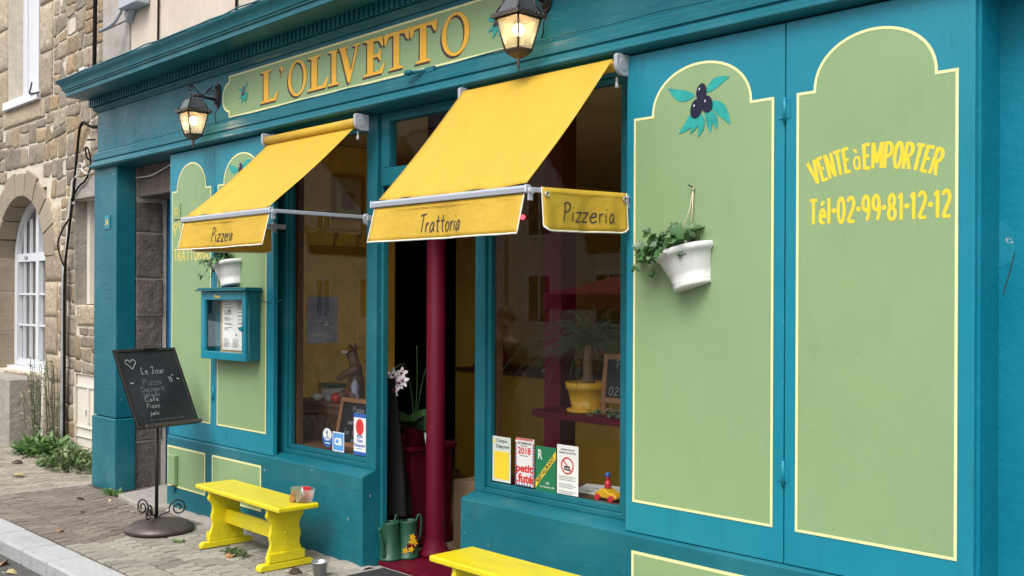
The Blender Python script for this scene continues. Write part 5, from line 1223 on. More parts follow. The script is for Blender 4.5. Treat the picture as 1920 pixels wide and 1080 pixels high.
st_part(s_, 'pattern', m_blue, lambda f, w: [rect(f, x, x + .009, z, z + .013, w) for x in (-3.956, -3.826) for z in [.689 + .03 * i for i in range(7)]] + [rect(f, -3.95 + .02 * i, -3.94 + .02 * i, .6705, .680, w) for i in range(6)])
st_part(s_, 'print', m_ink, lambda f, w: (type_(f, 'RECOMMANDÉ', w, -3.938, -3.836, .888, .903, .02), rect(f, -3.915, -3.865, .879, .882, w), rect(f, -3.92, -3.86, .826, .829, w)))
st_part(s_, 'lettering', m_rprint, lambda f, w: (type_(f, '2018', w, -3.936, -3.840, .836, .874, .03), type_(f, 'petit', w, -3.950, -3.824, .728, .782, .04), type_(f, '.futé', w, -3.946, -3.824, .684, .735, .04, .0005)))
s_ = sticker(-3.804, -3.658, .660, .893, m_gprint, 'green sticker with a yellow diagonal band, third from the left in the right window')
st_part(s_, 'band', m_yprint, lambda f, w: f.poly([(-3.803, .672), (-3.803, .712), (-3.659, .876), (-3.659, .836)], w))
def diag(f, w):
    vs, fs = font_mesh('RESTAURANT', .03); a = math.atan2(.164, .144); b = len(f.v)
    for u, v in vs:
        q, h_ = (u - .5) * .185, (v - .5) * .022; f.v.append(w(-3.731 + q * math.cos(a) - h_ * math.sin(a), .774 + q * math.sin(a) + h_ * math.cos(a), .0006))
    for g_ in fs: f.face([b + i for i in g_])
st_part(s_, 'lettering', m_ink, diag)
st_part(s_, 'print', m_paper, lambda f, w: (type_(f, 'R', w, -3.785, -3.755, .825, .875, .02), type_(f, 'LOI', w, -3.728, -3.706, .700, .712, .02), type_(f, 'du 24 Septembre 1941', w, -3.770, -3.668, .678, .690, .01)))
s_ = sticker(-3.65, -3.503, .665, .916, m_paper, 'white no smoking sticker with a red ring, fourth from the left in the right window')
st_part(s_, 'ring', m_rprint, lambda f, w: (ribbon(f, ell(-3.578, .812, .040, .040, 0, 28), .008, w, True), ribbon(f, [(-3.606, .84), (-3.55, .784)], .007, w, off=.0003)))
st_part(s_, 'print', m_ink, lambda f, w: (type_(f, 'INTERDICTION DE', w, -3.622, -3.530, .888, .897, .02), type_(f, 'FUMER ET DE VAPOTER', w, -3.634, -3.518, .872, .881, .02), ribbon(f, [(-3.60, .806), (-3.56, .806)], .010, w, off=.0006), ribbon(f, [(-3.60, .795), (-3.557, .790)], .008, w, off=.0006), [rect(f, -3.635, -3.52 - .02 * (i % 2), .755 - .0085 * i - .012 * (i // 3), .757 - .0085 * i - .012 * (i // 3), w) for i in range(8)]))
s_ = sticker(-5.786, -5.669, .682, .808, m_blue, 'round blue and white sticker with a small bird, in the left window', True)
st_part(s_, 'white_disc', m_paper, lambda f, w: f.poly(ell(-5.727, .765, .050, .040, 0, 24), w))
st_part(s_, 'print', m_blue, lambda f, w: (ribbon(f, catmull([(-5.745, .785), (-5.73, .772), (-5.722, .79), (-5.728, .76), (-5.72, .75)], 3), .008, w, off=.0006), type_(f, 'WIFI', w, -5.758, -5.70, .733, .747, .02, .0006)))
st_part(s_, 'small_print', m_paper, lambda f, w: rect(f, -5.755, -5.70, .705, .711, w))
s_ = sticker(-5.668, -5.536, .664, .792, m_lblue, 'square light blue card payment sticker in the left window')
st_part(s_, 'border', m_paper, lambda f, w: ribbon(f, [(-5.663, .669), (-5.541, .669), (-5.541, .787), (-5.663, .787)], .007, w, True))
st_part(s_, 'lettering', m_paper, lambda f, w: type_(f, 'CB', w, -5.645, -5.56, .705, .755, .05))
s_ = sticker(-5.431, -5.300, .668, .929, m_paper, 'tall white and blue sticker with a red balloon shape, in the left window')
st_part(s_, 'band', m_blue, lambda f, w: (rect(f, -5.431, -5.30, .905, .929, w), rect(f, -5.431, -5.30, .668, .690, w)))
st_part(s_, 'balloon', m_rprint, lambda f, w: f.poly(ell(-5.366, .845, .042, .052, 0, 26), w))
st_part(s_, 'print', m_blue, lambda f, w: (ribbon(f, ell(-5.366, .787, .030, .006, 0, 20), .006, w, True), type_(f, 'Ticket', w, -5.40, -5.335, .748, .772, .02), type_(f, 'Restaurant', w, -5.425, -5.308, .720, .742, .02), rect(f, -5.40, -5.34, .706, .710, w)))

# ================================================================== INSIDE THE LEFT WINDOW
T = thing('sideboard', 'brown wooden sideboard with carved doors inside the left window', 'sideboard', (-6.38, .69, .03))
f = MB(); f.box(-6.72, -6.04, .515, .86, .03, .876); link('carcass', f, m_wood2, T, bevel=.008)
f = MB(); f.box(-6.745, -6.01, .49, .88, .877, .905); link('top', f, m_wood2, T, bevel=.006)
for a, c in ((-6.69, -6.40), (-6.36, -6.07)):
    f = MB(); f.box(a, c, .500, .5145, .36, .83); d = link('cupboard_door', f, m_wood, T, bevel=.006)
    f = MB(); ribbon(f, catmull([(a + .04, .42), (a + .04, .70), (a + .09, .79), ((a + c) / 2, .73), (c - .09, .79), (c - .04, .70), (c - .04, .42), (a + .04, .42)], 4), .014, wallmap(.497)); link('moulding', f, m_wood2, d, solid=.004)
for a, c in ((-6.69, -6.40), (-6.36, -6.07)):
    f = MB(); f.box(a, c, .500, .5145, .12, .32); link('drawer', f, m_wood, T, bevel=.006)
def skin(name, pts, edges, m, parent=None, sub=2):
    me = bpy.data.meshes.new(name); me.from_pydata([p[:3] for p in pts], edges, []); me.materials.append(m)
    o = bpy.data.objects.new(name, me); COL.objects.link(o)
    md = o.modifiers.new('skin', 'SKIN'); md.use_smooth_shade = True
    sk = me.skin_vertices[0].data if me.skin_vertices else None
    if sk is None:
        bm = bmesh.new(); bm.from_mesh(me); bm.verts.layers.skin.verify(); bm.to_mesh(me); bm.free(); sk = me.skin_vertices[0].data
    for i, p in enumerate(pts):
        r0 = p[3]; sk[i].radius = (r0, p[4] if len(p) > 4 else r0)
        sk[i].use_root = (i == 0)
    s2 = o.modifiers.new('sub', 'SUBSURF'); s2.levels = sub; s2.render_levels = sub
    if parent is not None:
        o.parent = parent
        if parent.type == 'EMPTY': o.location = -parent.location
    return o
# carved cat with one arm across the chest
T = thing('cat_figurine', 'dark carved wooden cat figurine with one arm raised, on the sideboard', 'figurine', (-6.115, .62, .907))
cx, cy, cz = -6.115, .62, .907; CS = 1.10
def K(x, y, z, r): return (cx + (x - cx) * CS, cy + (y - cy) * CS, cz + (z - cz) * CS, r * CS)
skin('body', [K(*q_) for q_ in [(cx, cy, cz + .10, .062), (cx, cy, cz + .05, .07), (cx + .005, cy - .005, cz + .18, .048), (cx - .005, cy, cz + .235, .036), (cx - .015, cy - .01, cz + .285, .030), (cx - .03, cy - .015, cz + .325, .046), (cx - .035, cy - .03, cz + .345, .040),
  (cx - .06, cy - .06, cz + .06, .034), (cx - .075, cy - .10, cz + .02, .026), (cx + .06, cy - .06, cz + .06, .034), (cx + .075, cy - .10, cz + .02, .026),
  (cx + .05, cy - .02, cz + .24, .026), (cx + .09, cy - .06, cz + .235, .026), (cx + .0, cy - .09, cz + .195, .026), (cx - .08, cy - .09, cz + .155, .023)]],
  [(0, 1), (0, 2), (2, 3), (3, 4), (4, 5), (5, 6), (1, 7), (7, 8), (1, 9), (9, 10), (3, 11), (11, 12), (12, 13), (13, 14)], m_catm, T)
f = MB()
for s2 in (-1, 1): f.lathe([(.020, .0), (.012, .02), (.002, .04)], 0, 0, 8); f.xf(Matrix.Translation((cx - .03 + s2 * .03, cy - .01, cz + .355)), len(f.v) - 24)
f.v = [K(*v_, 0)[:3] for v_ in f.v]; link('ears', f, m_catm, T)
f = MB(); f.ball((cx - .05, cy - .068, cz + .335), .010, 8); f.ball((cx - .018, cy - .068, cz + .335), .010, 8); f.v = [K(*v_, 0)[:3] for v_ in f.v]; link('eyes', f, m_whitep, T)
f = MB(); f.ball((cx - .085, cy - .10, cz + .035), .036, 12); f.v = [K(*v_, 0)[:3] for v_ in f.v]; link('red_ball', f, m_red, T)
# chalkboard in the window
def easel(x0, x1, y0, z0, z1, lean, nm, label, lines, face=1):
    T = thing(nm, label, 'chalkboard', ((x0 + x1) / 2, y0, z0)); MM = Matrix.Translation(((x0 + x1) / 2, y0, z0)) @ Matrix.Rotation(-lean, 4, 'X'); w2 = (x1 - x0) / 2; h = z1 - z0
    f = MB(); f.box(-w2 + .02, w2 - .02, .0, .008, .02, h - .02); f.xf(MM); bd = link('board', f, m_board, T)
    f = MB(); f.box(-w2, -w2 + .03, -.006, .014, 0, h); f.box(w2 - .03, w2, -.006, .014, 0, h); f.box(-w2 + .0305, w2 - .0305, -.006, .014, 0, .03); f.box(-w2 + .0305, w2 - .0305, -.006, .014, h - .03, h); f.xf(MM); link('frame', f, m_wood2, T, bevel=.003)
    f = MB(); fm = lambda u, v, l=0.: tuple(MM @ Vector((u, -.0012 - l, v)))
    for txt, u, v, hh, wd in lines: hand(f, txt, -w2 + u, v, hh, fm, .004, width=wd)
    link('chalk_writing', f, m_chalk, bd); return T
easel(-5.95, -5.40, .32, .655, .985, .20, 'window_chalkboard', 'wood framed chalkboard leaning inside the left window behind the stickers', [('Pizza Carte', .15, .24, .035, .30), ('~~', .17, .21, .03, .2), ('salade du', .12, .155, .035, .26), ('la Carte', .09, .085, .038, .3), ('pizza 15.80', .19, .04, .03, .25)])
# figurines and small things on the sideboard
T = thing('trinket_box', 'small teal lidded box on the sideboard left of the cat', 'box', (-6.55, .68, .906))
f = MB(); f.box(-6.62, -6.47, .66, .76, .906, .99); link('box_body', f, m_paper, T, bevel=.004)
f = MB(); f.box(-6.635, -6.455, .645, .775, .991, 1.02); link('box_lid', f, m_greencan, T, bevel=.004)
for x, nm, lb, m in ((-6.52, 'trinket', 'pale round trinket at the left end of the sideboard', m_paper), (-6.36, 'trinket', 'grey green round dish beside the cat figurine', m_grey)):
    f = MB(); f.lathe([(0, .0), (.03, .0), (.045, .025), (.04, .04), (.018, .05), (0, .052)], 0, 0, 16); f.xf(Matrix.Translation((x, .56, .906))); tag(link(nm, f, m), lb, 'trinket')
f = MB(); f.lathe([(0, 0), (.025, 0), (.035, .05), (.024, .10), (.03, .13), (.018, .16), (.002, .18)], 0, 0, 14); f.xf(Matrix.Translation((-6.045, .56, .906))); tag(link('small_figurine', f, m_postr), 'pale blue figurine at the right end of the sideboard', 'figurine')
f = MB(); f.box(-6.29, -6.19, .70, .71, .906, 1.19); tag(link('card', f, m_paper), 'white upright card behind the cat figurine', 'card')
# on the yellow inner wall (X = -6.75)
xw = -6.748
f = MB(); f.box(xw, xw + .006, .61, .89, 1.315, 1.67); po = tag(link('poster', f, m_postr), 'blue grey photo poster of boats on the yellow wall in the left window', 'poster')
f = MB(); random.seed(5)
for q in range(9): y_ = random.uniform(.65, .82); z_ = random.uniform(1.34, 1.48); f.box(xw + .0062, xw + .0072 + .0002 * q, y_, y_ + random.uniform(.02, .05), z_, z_ + random.uniform(.006, .02))
link('print', f, m_paper, po)
T = thing('picture_frame', 'ochre framed drawing high on the yellow wall behind the left window', 'picture', (xw, .98, 2.3))
f = MB(); f.box(xw, xw + .02, .82, .855, 2.27, 2.63); f.box(xw, xw + .02, 1.10, 1.135, 2.27, 2.63); f.box(xw, xw + .02, .8555, 1.0995, 2.27, 2.305); f.box(xw, xw + .02, .8555, 1.0995, 2.595, 2.63); link('frame', f, m_frame_y, T, bevel=.004)
f = MB(); f.box(xw, xw + .008, .8555, 1.0995, 2.3055, 2.5945); link('drawing', f, m_picp, T)
f = MB(); f.box(xw + .0085, xw + .0095, .92, 1.04, 2.36, 2.49); link('sketch', f, m_wood2, T)
T = thing('coat_rack', 'wooden coat rack with two hooks on the yellow wall behind the left window', 'coat rack', (xw, .9, 2.03))
f = MB(); f.box(xw, xw + .02, .63, 1.22, 2.0, 2.065); link('rail', f, m_frame_y, T, bevel=.005)
for y_ in (.83, 1.04):
    f = MB(); f.tube(catmull([(xw + .02, y_, 2.04), (xw + .04, y_, 2.07), (xw + .05, y_, 2.12), (xw + .07, y_, 2.145)], 4), [.010] * 13, 8); f.ball((xw + .075, y_, 2.15), .018, 10); link('hook', f, m_frame_y, T)

# ================================================================== DOORWAY
T = thing('burgundy_cabinet', 'burgundy painted cabinet standing just inside the doorway', 'cabinet', (-5.42, .5, .03))
f = MB(); f.box(-5.75, -5.27, .46, .80, .045, .66); link('carcass', f, m_burg, T, bevel=.008)
f = MB(); f.box(-5.78, -5.245, .43, .83, .661, .70); link('top', f, m_burg, T, bevel=.012)
T = thing('orchid', 'white orchid with purple spotted petals and dark leaves in the doorway', 'orchid', (-5.22, .34, .70))
ox, oy = -5.30, .50
f = MB(); f.lathe([(0, .70), (.055, .70), (.07, .82), (.075, .825), (.065, .82), (0, .80)], ox, oy, 18); link('pot', f, m_burg, T)
f = MB(); f.tube(catmull([(ox, oy, .8), (ox + .02, oy - .03, 1.0), (ox + .03, oy - .08, 1.18), (ox + .06, oy - .14, 1.24), (ox + .03, oy - .20, 1.20), (ox - .02, oy - .22, 1.12)], 5), .004, 6); f.tube(catmull([(ox, oy, .8), (ox + .10, oy - .03, 1.05), (ox + .19, oy - .05, 1.22), (ox + .24, oy - .06, 1.12), (ox + .25, oy - .05, .95)], 5), .003, 6)
f.tube(catmull([(ox, oy, .8), (ox + .03, oy, 1.1), (ox + .05, oy - .02, 1.35)], 5), .003, 6); link('stem', f, m_pgreen, T)
f = MB()
for dx, dy, dz, s_ in ((-.10, -.12, .12, .24), (.14, -.12, .10, .26), (.05, -.2, .06, .22), (.16, -.02, .03, .22), (-.05, .1, .1, .22)): add_leaf(f, (ox, oy, .81), (dx, dy, dz), (0, -.3, 1), s_, 'oval', (.5, .5, .5), .2)
link('leaves', f, m_pgreen, T)
fl, fd = MB(), MB(); random.seed(8)
for dx, dy, dz in ((.07, -.15, 1.20), (.01, -.18, 1.235), (.055, -.145, 1.245), (.02, -.17, 1.21), (.06, -.17, 1.185), (.0, -.20, 1.155), (.045, -.20, 1.14), (-.035, -.215, 1.11), (.085, -.16, 1.20)):
    c = Vector((ox + dx, oy + dy, dz - .065)); nn = Vector((.35, -1, .1)).normalized(); a_ = nn.cross(Vector((0, 0, 1))).normalized(); u2 = a_.cross(nn)
    for q in range(5):
        th = q * 2 * PI / 5 + .3; d = a_ * math.cos(th) + u2 * math.sin(th); add_leaf(fl, c, d, nn, .047, 'oval', (.5, .5, .5), .1)
    fd.ball(c + nn * .006, .009, 8)
    for q in range(4): fd.ball(c + nn * .004 + a_ * random.uniform(-.02, .02) + u2 * random.uniform(-.02, .02), .004, 6)
link('flowers', fl, m_petal, T); link('flower_centres', fd, m_petald, T)
T = thing('pale_green_pot', 'small pale green pot with a big round leaf on the burgundy cabinet', 'pot', (-5.13, .47, .70))
f = MB(); f.lathe([(0, .70), (.045, .70), (.06, .80), (.055, .80), (0, .78)], -5.13, .52, 18); link('pot', f, m_pale, T)
f = MB(); add_leaf(f, (-5.13, .52, .86), (.75, -.35, -.75), (.3, -1, .2), .20, 'oval', (.5, .5, .5), .08); add_leaf(f, (-5.13, .52, .80), (-.3, -.2, .7), (.3, -1, .2), .16, 'oval', (.5, .5, .5), .1); link('leaf', f, m_pgreen, T)
def watering_can(cx, cy, label, flower, rz):
    T = thing('watering_can', label, 'watering can', (cx, cy, .046), 'green watering cans in the doorway')
    MM = Matrix.Translation((cx, cy, .046)) @ Matrix.Rotation(rz, 4, 'Z')
    f = MB(); f.lathe([(0, 0), (.068, 0), (.070, .012), (.066, .016), (.054, .225), (.056, .231), (.052, .232), (.048, .225), (.05, .03), (0, .03)], 0, 0, 24); f.xf(MM); bd = link('can_body', f, m_greencan, T)
    f = MB(); f.tube(catmull([(.050, 0, .225), (.065, 0, .262), (.082, 0, .24), (.078, 0, .15), (.06, 0, .09)], 5), .006, 8); f.xf(MM); link('handle', f, m_greencan, T)
    f = MB(); f.tube(catmull([(-.06, 0, .03), (-.085, 0, .11), (-.115, 0, .22)], 4), [.016] * 3 + [.013] * 3 + [.010] * 3, 8); f.xf(MM); link('spout', f, m_greencan, T)
    if flower:
        f = MB(); f2 = MB()
        for q in range(9):
            a = -PI / 2 + random.uniform(-.5, .5); z = random.uniform(.05, .14); c = Vector(((.072 - .06 * z) * math.cos(a), (.072 - .06 * z) * math.sin(a), z))
            mb_ = f if q % 3 else f2
            for w_ in range(5): add_leaf(mb_, c, Vector((math.cos(w_ * 1.26), 0, math.sin(w_ * 1.26))), (0, -1, .1), .022, 'oval', (.5, .5, .5), .05)
        f.xf(MM); f2.xf(MM); link('painted_flower', f, m_ypot, bd); link('painted_blossom', f2, m_burg, bd)
    return T
random.seed(2)
watering_can(-5.085, .285, 'green enamel watering can with painted flowers in the doorway', True, 1.1)
watering_can(-5.125, .175, 'plain green watering can half hidden behind the teal door jamb', False, 1.9)
T = thing('cardboard_box', 'brown cardboard box with a hand hole and white label inside the doorway', 'box', (-4.93, .75, .03))
f = MB(); f.box(-5.16, -4.72, .72, 1.02, .03, .47); bx = link('box_body', f, m_card, T, bevel=.004)
f = MB(); f.prism(ell(-5.0, .375, .045, .018, 0, 20), lambda x, z: (x, .7185, z), lambda x, z: (x, .7195, z)); link('hand_hole', f, m_black, bx)
f = MB(); f.box(-4.95, -4.80, .7175, .7192, .20, .33); lb_ = link('paper_label', f, m_paper, bx)
f = MB(); [rect(f, -4.94, -4.87, .31 - i * .01, .314 - i * .01, wallmap(.7168)) for i in range(3)]; link('print', f, m_ink, bx)
f = MB(); f.box(-5.05, -4.27, -.29, .07, .0185, .028); tag(link('door_mat', f, m_mat, bevel=.004), 'black door mat on the slab in front of the doorway', 'door mat')
T = thing('dark_coat', 'long dark cloth hanging inside the left door jamb', 'coat', (-5.3, .35, .3))
f = MB(); n = 20
for j in range(13):
    t_ = j / 12
    for i in range(n): a = 2 * PI * i / n; rr_ = (.05 + .085 * t_) * (1 + .15 * math.sin(5 * a + j * .3)); f.v.append((-5.31 + rr_ * math.cos(a) + .07 * t_, .30 + .55 * rr_ * math.sin(a), 1.15 - .85 * t_))
for j in range(12):
    for i in range(n): f.face((j * n + i, j * n + (i + 1) % n, (j + 1) * n + (i + 1) % n, (j + 1) * n + i), True)
link('cloth', f, m_black, T)

# ================================================================== BAR AND BACK ROOM
T = thing('bar_counter', 'ochre fronted bar counter in the dark back room', 'counter', (-6.4, 2.8, .03))
f = MB(); f.box(-7.25, -3.6, 2.60, 3.1, .03, .99); link('front', f, m_bar, T)
f = MB(); f.box(-7.28, -3.55, 2.55, 3.15, .991, 1.03); link('top', f, m_wood, T, bevel=.006)
T = thing('bottle_shelf', 'dark shelf with glasses and tiny lights behind the bar', 'shelf', (-6.5, 5.5, 1))
f = MB(); f.box(-8.0, -4.2, 5.4, 5.7, 1.9, 1.94); f.box(-8.0, -4.2, 5.4, 5.7, 1.4, 1.44); link('boards', f, m_wood, T)
f = MB(); random.seed(6)
for i in range(24): f.lathe([(0, 0), (.03, 0), (.035, .13), (.012, .18), (.012, .24), (0, .24)], 0, 0, 8); f.xf(Matrix.Translation((-7.9 + i * .15, 5.5, random.choice((1.44, 1.94)))), len(f.v) - 48)
link('glassware', f, m_grey, T)
for x, z in ((-7.35, 2.27), (-7.35, 2.36), (-6.9, 2.2), (-6.55, 2.17), (-6.35, 2.16), (-7.1, 2.23)):
    f = MB(); f.ball((x, 5.38, z), .012, 8); link('fairy_light', f, m_spark, T)
T = thing('serving_dish', 'pale serving dishes stacked on the bar counter', 'dish', (-6.1, 2.75, 1.03))
f = MB(); f.box(-6.25, -5.95, 2.65, 2.85, 1.031, 1.06); link('tray', f, m_paper, T, bevel=.01)
f = MB(); f.lathe([(0, 1.08), (.10, 1.09), (.13, 1.15), (.12, 1.15), (0, 1.10)], -6.02, 2.8, 18); link('bowl', f, m_ypot, T)
T = thing('sweet_jar', 'glass jar with a golden lid and red sweets on the bar in the doorway view', 'jar', (-6.95, 2.75, 1.03))
f = MB(); f.lathe([(0, 1.031), (.10, 1.031), (.13, 1.12), (.10, 1.20), (0, 1.21)], -6.95, 2.75, 18); link('sweets', f, m_red, T)
f = MB(); f.lathe([(0, 1.42), (.14, 1.42), (.15, 1.45), (.04, 1.48), (0, 1.5)], -6.95, 2.75, 18); link('lid', f, m_ypot, T)
f = MB(); f.lathe([(.12, 1.21), (.05, 1.25), (.05, 1.36), (.13, 1.42)], -6.95, 2.75, 18); link('stem', f, m_tub, T)
f = MB(); f.ball((-5.824, 2.0, 2.307), .020, 10); tag(link('red_led', f, m_redled), 'small red indicator light in the dark room beside the right awning flap', 'light')

# ================================================================== INSIDE THE RIGHT WINDOW
T = thing('wall_shelf', 'burgundy shelf across the right window', 'shelf', (-3.6, .55, 1.0))
f = MB(); f.prism([(-4.22, .50), (-4.15, .46), (-2.95, .46), (-2.95, .80), (-4.22, .80)], lambda x, y: (x, y, .985), lambda x, y: (x, y, 1.022)); link('board', f, m_burg, T, bevel=.005)
f = MB(); f.box(-3.2, -3.15, .5, .8, .66, .984); link('support', f, m_burg, T)
T = thing('yellow_flowerpot', 'ponytail palm with thin arching leaves in a yellow pot on the burgundy shelf', 'potted plant', (-3.86, .62, 1.023))
px, py = -3.88, .60
f = MB(); f.lathe([(0, 1.023), (.10, 1.023), (.115, 1.03), (.117, 1.045), (.10, 1.048), (.086, 1.05), (.108, 1.15), (.112, 1.152), (.118, 1.155), (.122, 1.195), (.112, 1.195), (.10, 1.17), (0, 1.17)], px, py, 28); link('pot', f, m_ypot, T)
f = MB(); f.tube(catmull([(px, py, 1.165), (px + .01, py, 1.22), (px + .005, py, 1.32), (px + .015, py, 1.42)], 5), [.04] * 5 + [.028] * 5 + [.024] * 6, 10); link('trunk', f, m_trunk, T)
f = MB(); random.seed(19)
for i in range(170):
    a = random.uniform(0, 2 * PI); el = random.uniform(.1, 1.45); L0 = random.uniform(.12, .34) * (1.7 if random.random() < .22 else .9); d = Vector((math.cos(a) * math.cos(el), math.sin(a) * math.cos(el) * .8, math.sin(el)))
    p0 = Vector((px + .015, py, 1.40)); pts = [p0 + d * (L0 * t_) + Vector((math.cos(a) * .10 * t_ * t_, math.sin(a) * .06 * t_ * t_, -.42 * L0 * (t_ ** 2.2) * (1.4 - .5 * el) - (.30 * L0 * t_ ** 4))) for t_ in [k / 7 for k in range(8)]]
    f.tube(pts, [.0035, .0035, .003, .003, .0025, .002, .0018, .001], 4, caps=False)
for a, L0 in ((PI, .55), (PI * .9, .5), (0.1, .5), (PI * 1.2, .45), (.4, .5)):
    d = Vector((math.cos(a) * .75, math.sin(a) * .3, .65)); pts = [Vector((px, py, 1.42)) + d * (L0 * t_) + Vector((0, 0, -.75 * L0 * t_ ** 2.4)) for t_ in [k / 9 for k in range(10)]]
    f.tube(pts, .0028, 4, caps=False)
link('leaves', f, m_pgreen, T)
easel(-3.76, -3.36, .58, 1.09, 1.36, .12, 'small_easel', 'small wooden easel with a chalked phone number on the burgundy shelf', [('Pizza', .09, .19, .05, .2), ('1 em', .12, .12, .04, .2), ('02.99.81', .05, .045, .045, .28)])
f = MB(); f.box(-3.75, -3.72, .57, .60, 1.0235, 1.09); f.box(-3.40, -3.37, .57, .60, 1.0235, 1.09); f.box(-3.7195, -3.4005, .575, .595, 1.04, 1.06); tag(link('easel_foot', f, m_wood2, bevel=.003), 'wooden stand under the small chalkboard on the burgundy shelf', 'stand')
f = MB(); random.seed(23)
for i in range(70): x = random.uniform(-3.80, -3.30); add_leaf(f, (x, .50 + random.uniform(-.03, .04), 1.026 + random.uniform(0, .03)), rv(1), (0, -.6, 1), random.uniform(.02, .045), 'oval', random.choice([(.10, .16, .08), (.06, .12, .05), (.2, .24, .16)]))
tag(link('garland', f, m_weed), 'green leaf garland lying on the burgundy shelf edge', 'garland')
T = thing('paper_stack', 'loose printed papers lying on the right window board', 'papers', (-3.6, .3, .656))
for i, (a, dx) in enumerate(((.12, 0), (-.05, .04), (.3, -.03))):
    f = MB(); f.box(-.15, .15, -.10, .10, 0, .0015); f.xf(Matrix.Translation((-3.50 + dx, .335 + .01 * i, .657 + .004 * i)) @ Matrix.Rotation(a, 4, 'Z') @ Matrix.Rotation(.05, 4, 'X')); sh = link('sheet', f, m_paper, T)
    if i == 2:
        f = MB(); random.seed(4)
        for q in range(12): u, v = random.uniform(-.12, .08), random.uniform(-.08, .08); rect(f, u, u + random.uniform(.02, .06), v, v + .006, lambda x, y, l=0.: (x, y, .0025))
        f.xf(Matrix.Translation((-3.50 + dx, .335 + .01 * i, .657 + .004 * i)) @ Matrix.Rotation(a, 4, 'Z') @ Matrix.Rotation(.05, 4, 'X')); link('print', f, m_ink, sh)
T = thing('toy_car', 'small yellow and red toy car on the right window board', 'toy', (-3.37, .20, .656))
f = MB(); pf = [(-.07, .012), (.07, .012), (.072, .03), (.05, .042), (.02, .046), (.0, .06), (-.03, .06), (-.045, .046), (-.07, .038)]
f.prism(pf, lambda x, z: (-3.37 + x, .165, .656 + z), lambda x, z: (-3.37 + x, .235, .656 + z)); link('body', f, m_ypot, T, bevel=.008)
for x in (-.042, .045):
    for y_ in (.16, .24):
        f = MB(); f.tube([(-3.37 + x, y_ - .008, .672), (-3.37 + x, y_ + .008, .672)], .016, 14); link('wheel', f, m_red, T)
f = MB(); f.lathe([(.016, .715), (.018, .735), (.012, .755), (0, .758)], -3.38, .2, 12); f.ball((-3.38, .2, .768), .014, 10); link('driver_peg', f, m_red, T)
f = MB(); f.lathe([(.016, .774), (.012, .79), (0, .795)], -3.38, .2, 12); link('peg_cap', f, m_blue, T)
f = MB(); f.lathe([(0, .656), (.03, .66), (.045, .69), (.035, .74), (.01, .775), (0, .78)], -3.27, .23, 12)
f2 = MB(); random.seed(3)
for i in range(60): a, t_ = random.uniform(0, 6.28), random.random(); rr_ = .045 * (1 - t_ * .7); add_leaf(f2, (-3.27 + rr_ * math.cos(a), .25 + rr_ * math.sin(a), .66 + .12 * t_), (math.cos(a), math.sin(a), .5), (0, 0, 1), .025, 'oval', (.12, .07, .03))
tag(link('pine_cone', f2, m_deadleaf), 'brown pine cone beside the toy car on the right window board', 'pine cone')
# round-backed chair in the dim room
T = thing('round_back_chair', 'dark round backed chair below the burgundy shelf in the right window', 'chair', (-3.9, 1.5, .03))
f = MB(); f.tube([(-3.93 + .26 * math.cos(q * PI / 16), 1.30, .62 + .26 * math.sin(q * PI / 16)) for q in range(32)], .018, 8, closed=True); link('back_ring', f, m_zinc, T)
f = MB(); f.lathe([(0, .44), (.22, .44), (.23, .46), (.22, .48), (0, .49)], -3.93, 1.52, 24); link('seat', f, m_bar, T)
for dx, dy in ((-.16, -.16), (.16, -.16), (-.16, .16), (.16, .16)):
    f = MB(); f.tube([(-3.93 + dx, 1.52 + dy, .44), (-3.93 + dx * 1.2, 1.52 + dy * 1.2, .03)], .014, 8); link('leg', f, m_black, T)

# ================================================================== ACROSS THE STREET (seen in the panes)
def opp_house(x0, x1, h, m, label, y0=-19.):
    T = thing('opposite_house', label, 'house', ((x0 + x1) / 2, y0 - 2, -.1), 'houses across the street')
    f = MB(); f.box(x0, x1, y0 - 5, y0, -.1, h); link('wall', f, m, T)
    f = MB(); f.prism([(y0 + .25, h), (y0 - 5.25, h), (y0 - 2.5, h + 2.4)], lambda y, z: (x0 - .01, y, z), lambda y, z: (x1 + .01, y, z)); link('roof', f, m_slate, T)
    n = max(2, int((x1 - x0) / 2.4))
    for fl_ in range(2):
        for i in range(n):
            cx = x0 + (i + .5) * (x1 - x0) / n; z0 = .9 + 2.7 * fl_
            f = MB(); f.box(cx - .55, cx - .47, y0, y0 + .05, z0, z0 + 1.6); f.box(cx + .47, cx + .55, y0, y0 + .05, z0, z0 + 1.6); f.box(cx - .469, cx + .469, y0, y0 + .05, z0, z0 + .08); f.box(cx - .469, cx + .469, y0, y0 + .05, z0 + 1.52, z0 + 1.6); f.box(cx - .03, cx + .03, y0, y0 + .04, z0 + .081, z0 + 1.519); w_ = link('window', f, m_pvc, T)
            f = MB(); f.box(cx - .469, cx + .469, y0 + .005, y0 + .012, z0 + .08, z0 + 1.52); link('pane', f, m_black, w_)
opp_house(-24, -15.5, 6.4, m_render, 'pale rendered house across the street, third from the right, seen only in the panes')
opp_house(-36, -24.2, 7.6, m_opp, 'tall stone house across the street, second from the left, added to block low sky')  # row extended with this added house to dim sky reflections on the left paint
opp_house(-50, -36.2, 7.2, m_render, 'long rendered house across the street, furthest left, added to block low sky')  # extra house, added so low sky does not brighten the left fascia
opp_house(-15.3, -8.5, 5.4, m_opp, 'stone house across the street, in the middle, seen only in the panes')
opp_house(-8.3, 1.5, 4.9, m_opp, 'wide stone house across the street behind the parasol, seen only in the panes')
T = thing('parasol', 'red cafe parasol across the street, reflected in the right window', 'parasol', (-7.3, -5.6, -.1))
f = MB(); f.tube([(-7.3, -5.6, -.1), (-7.3, -5.6, 2.0)], .025, 10); link('pole', f, m_white, T)
f = MB(); f.v.append((-7.3, -5.6, 2.08))
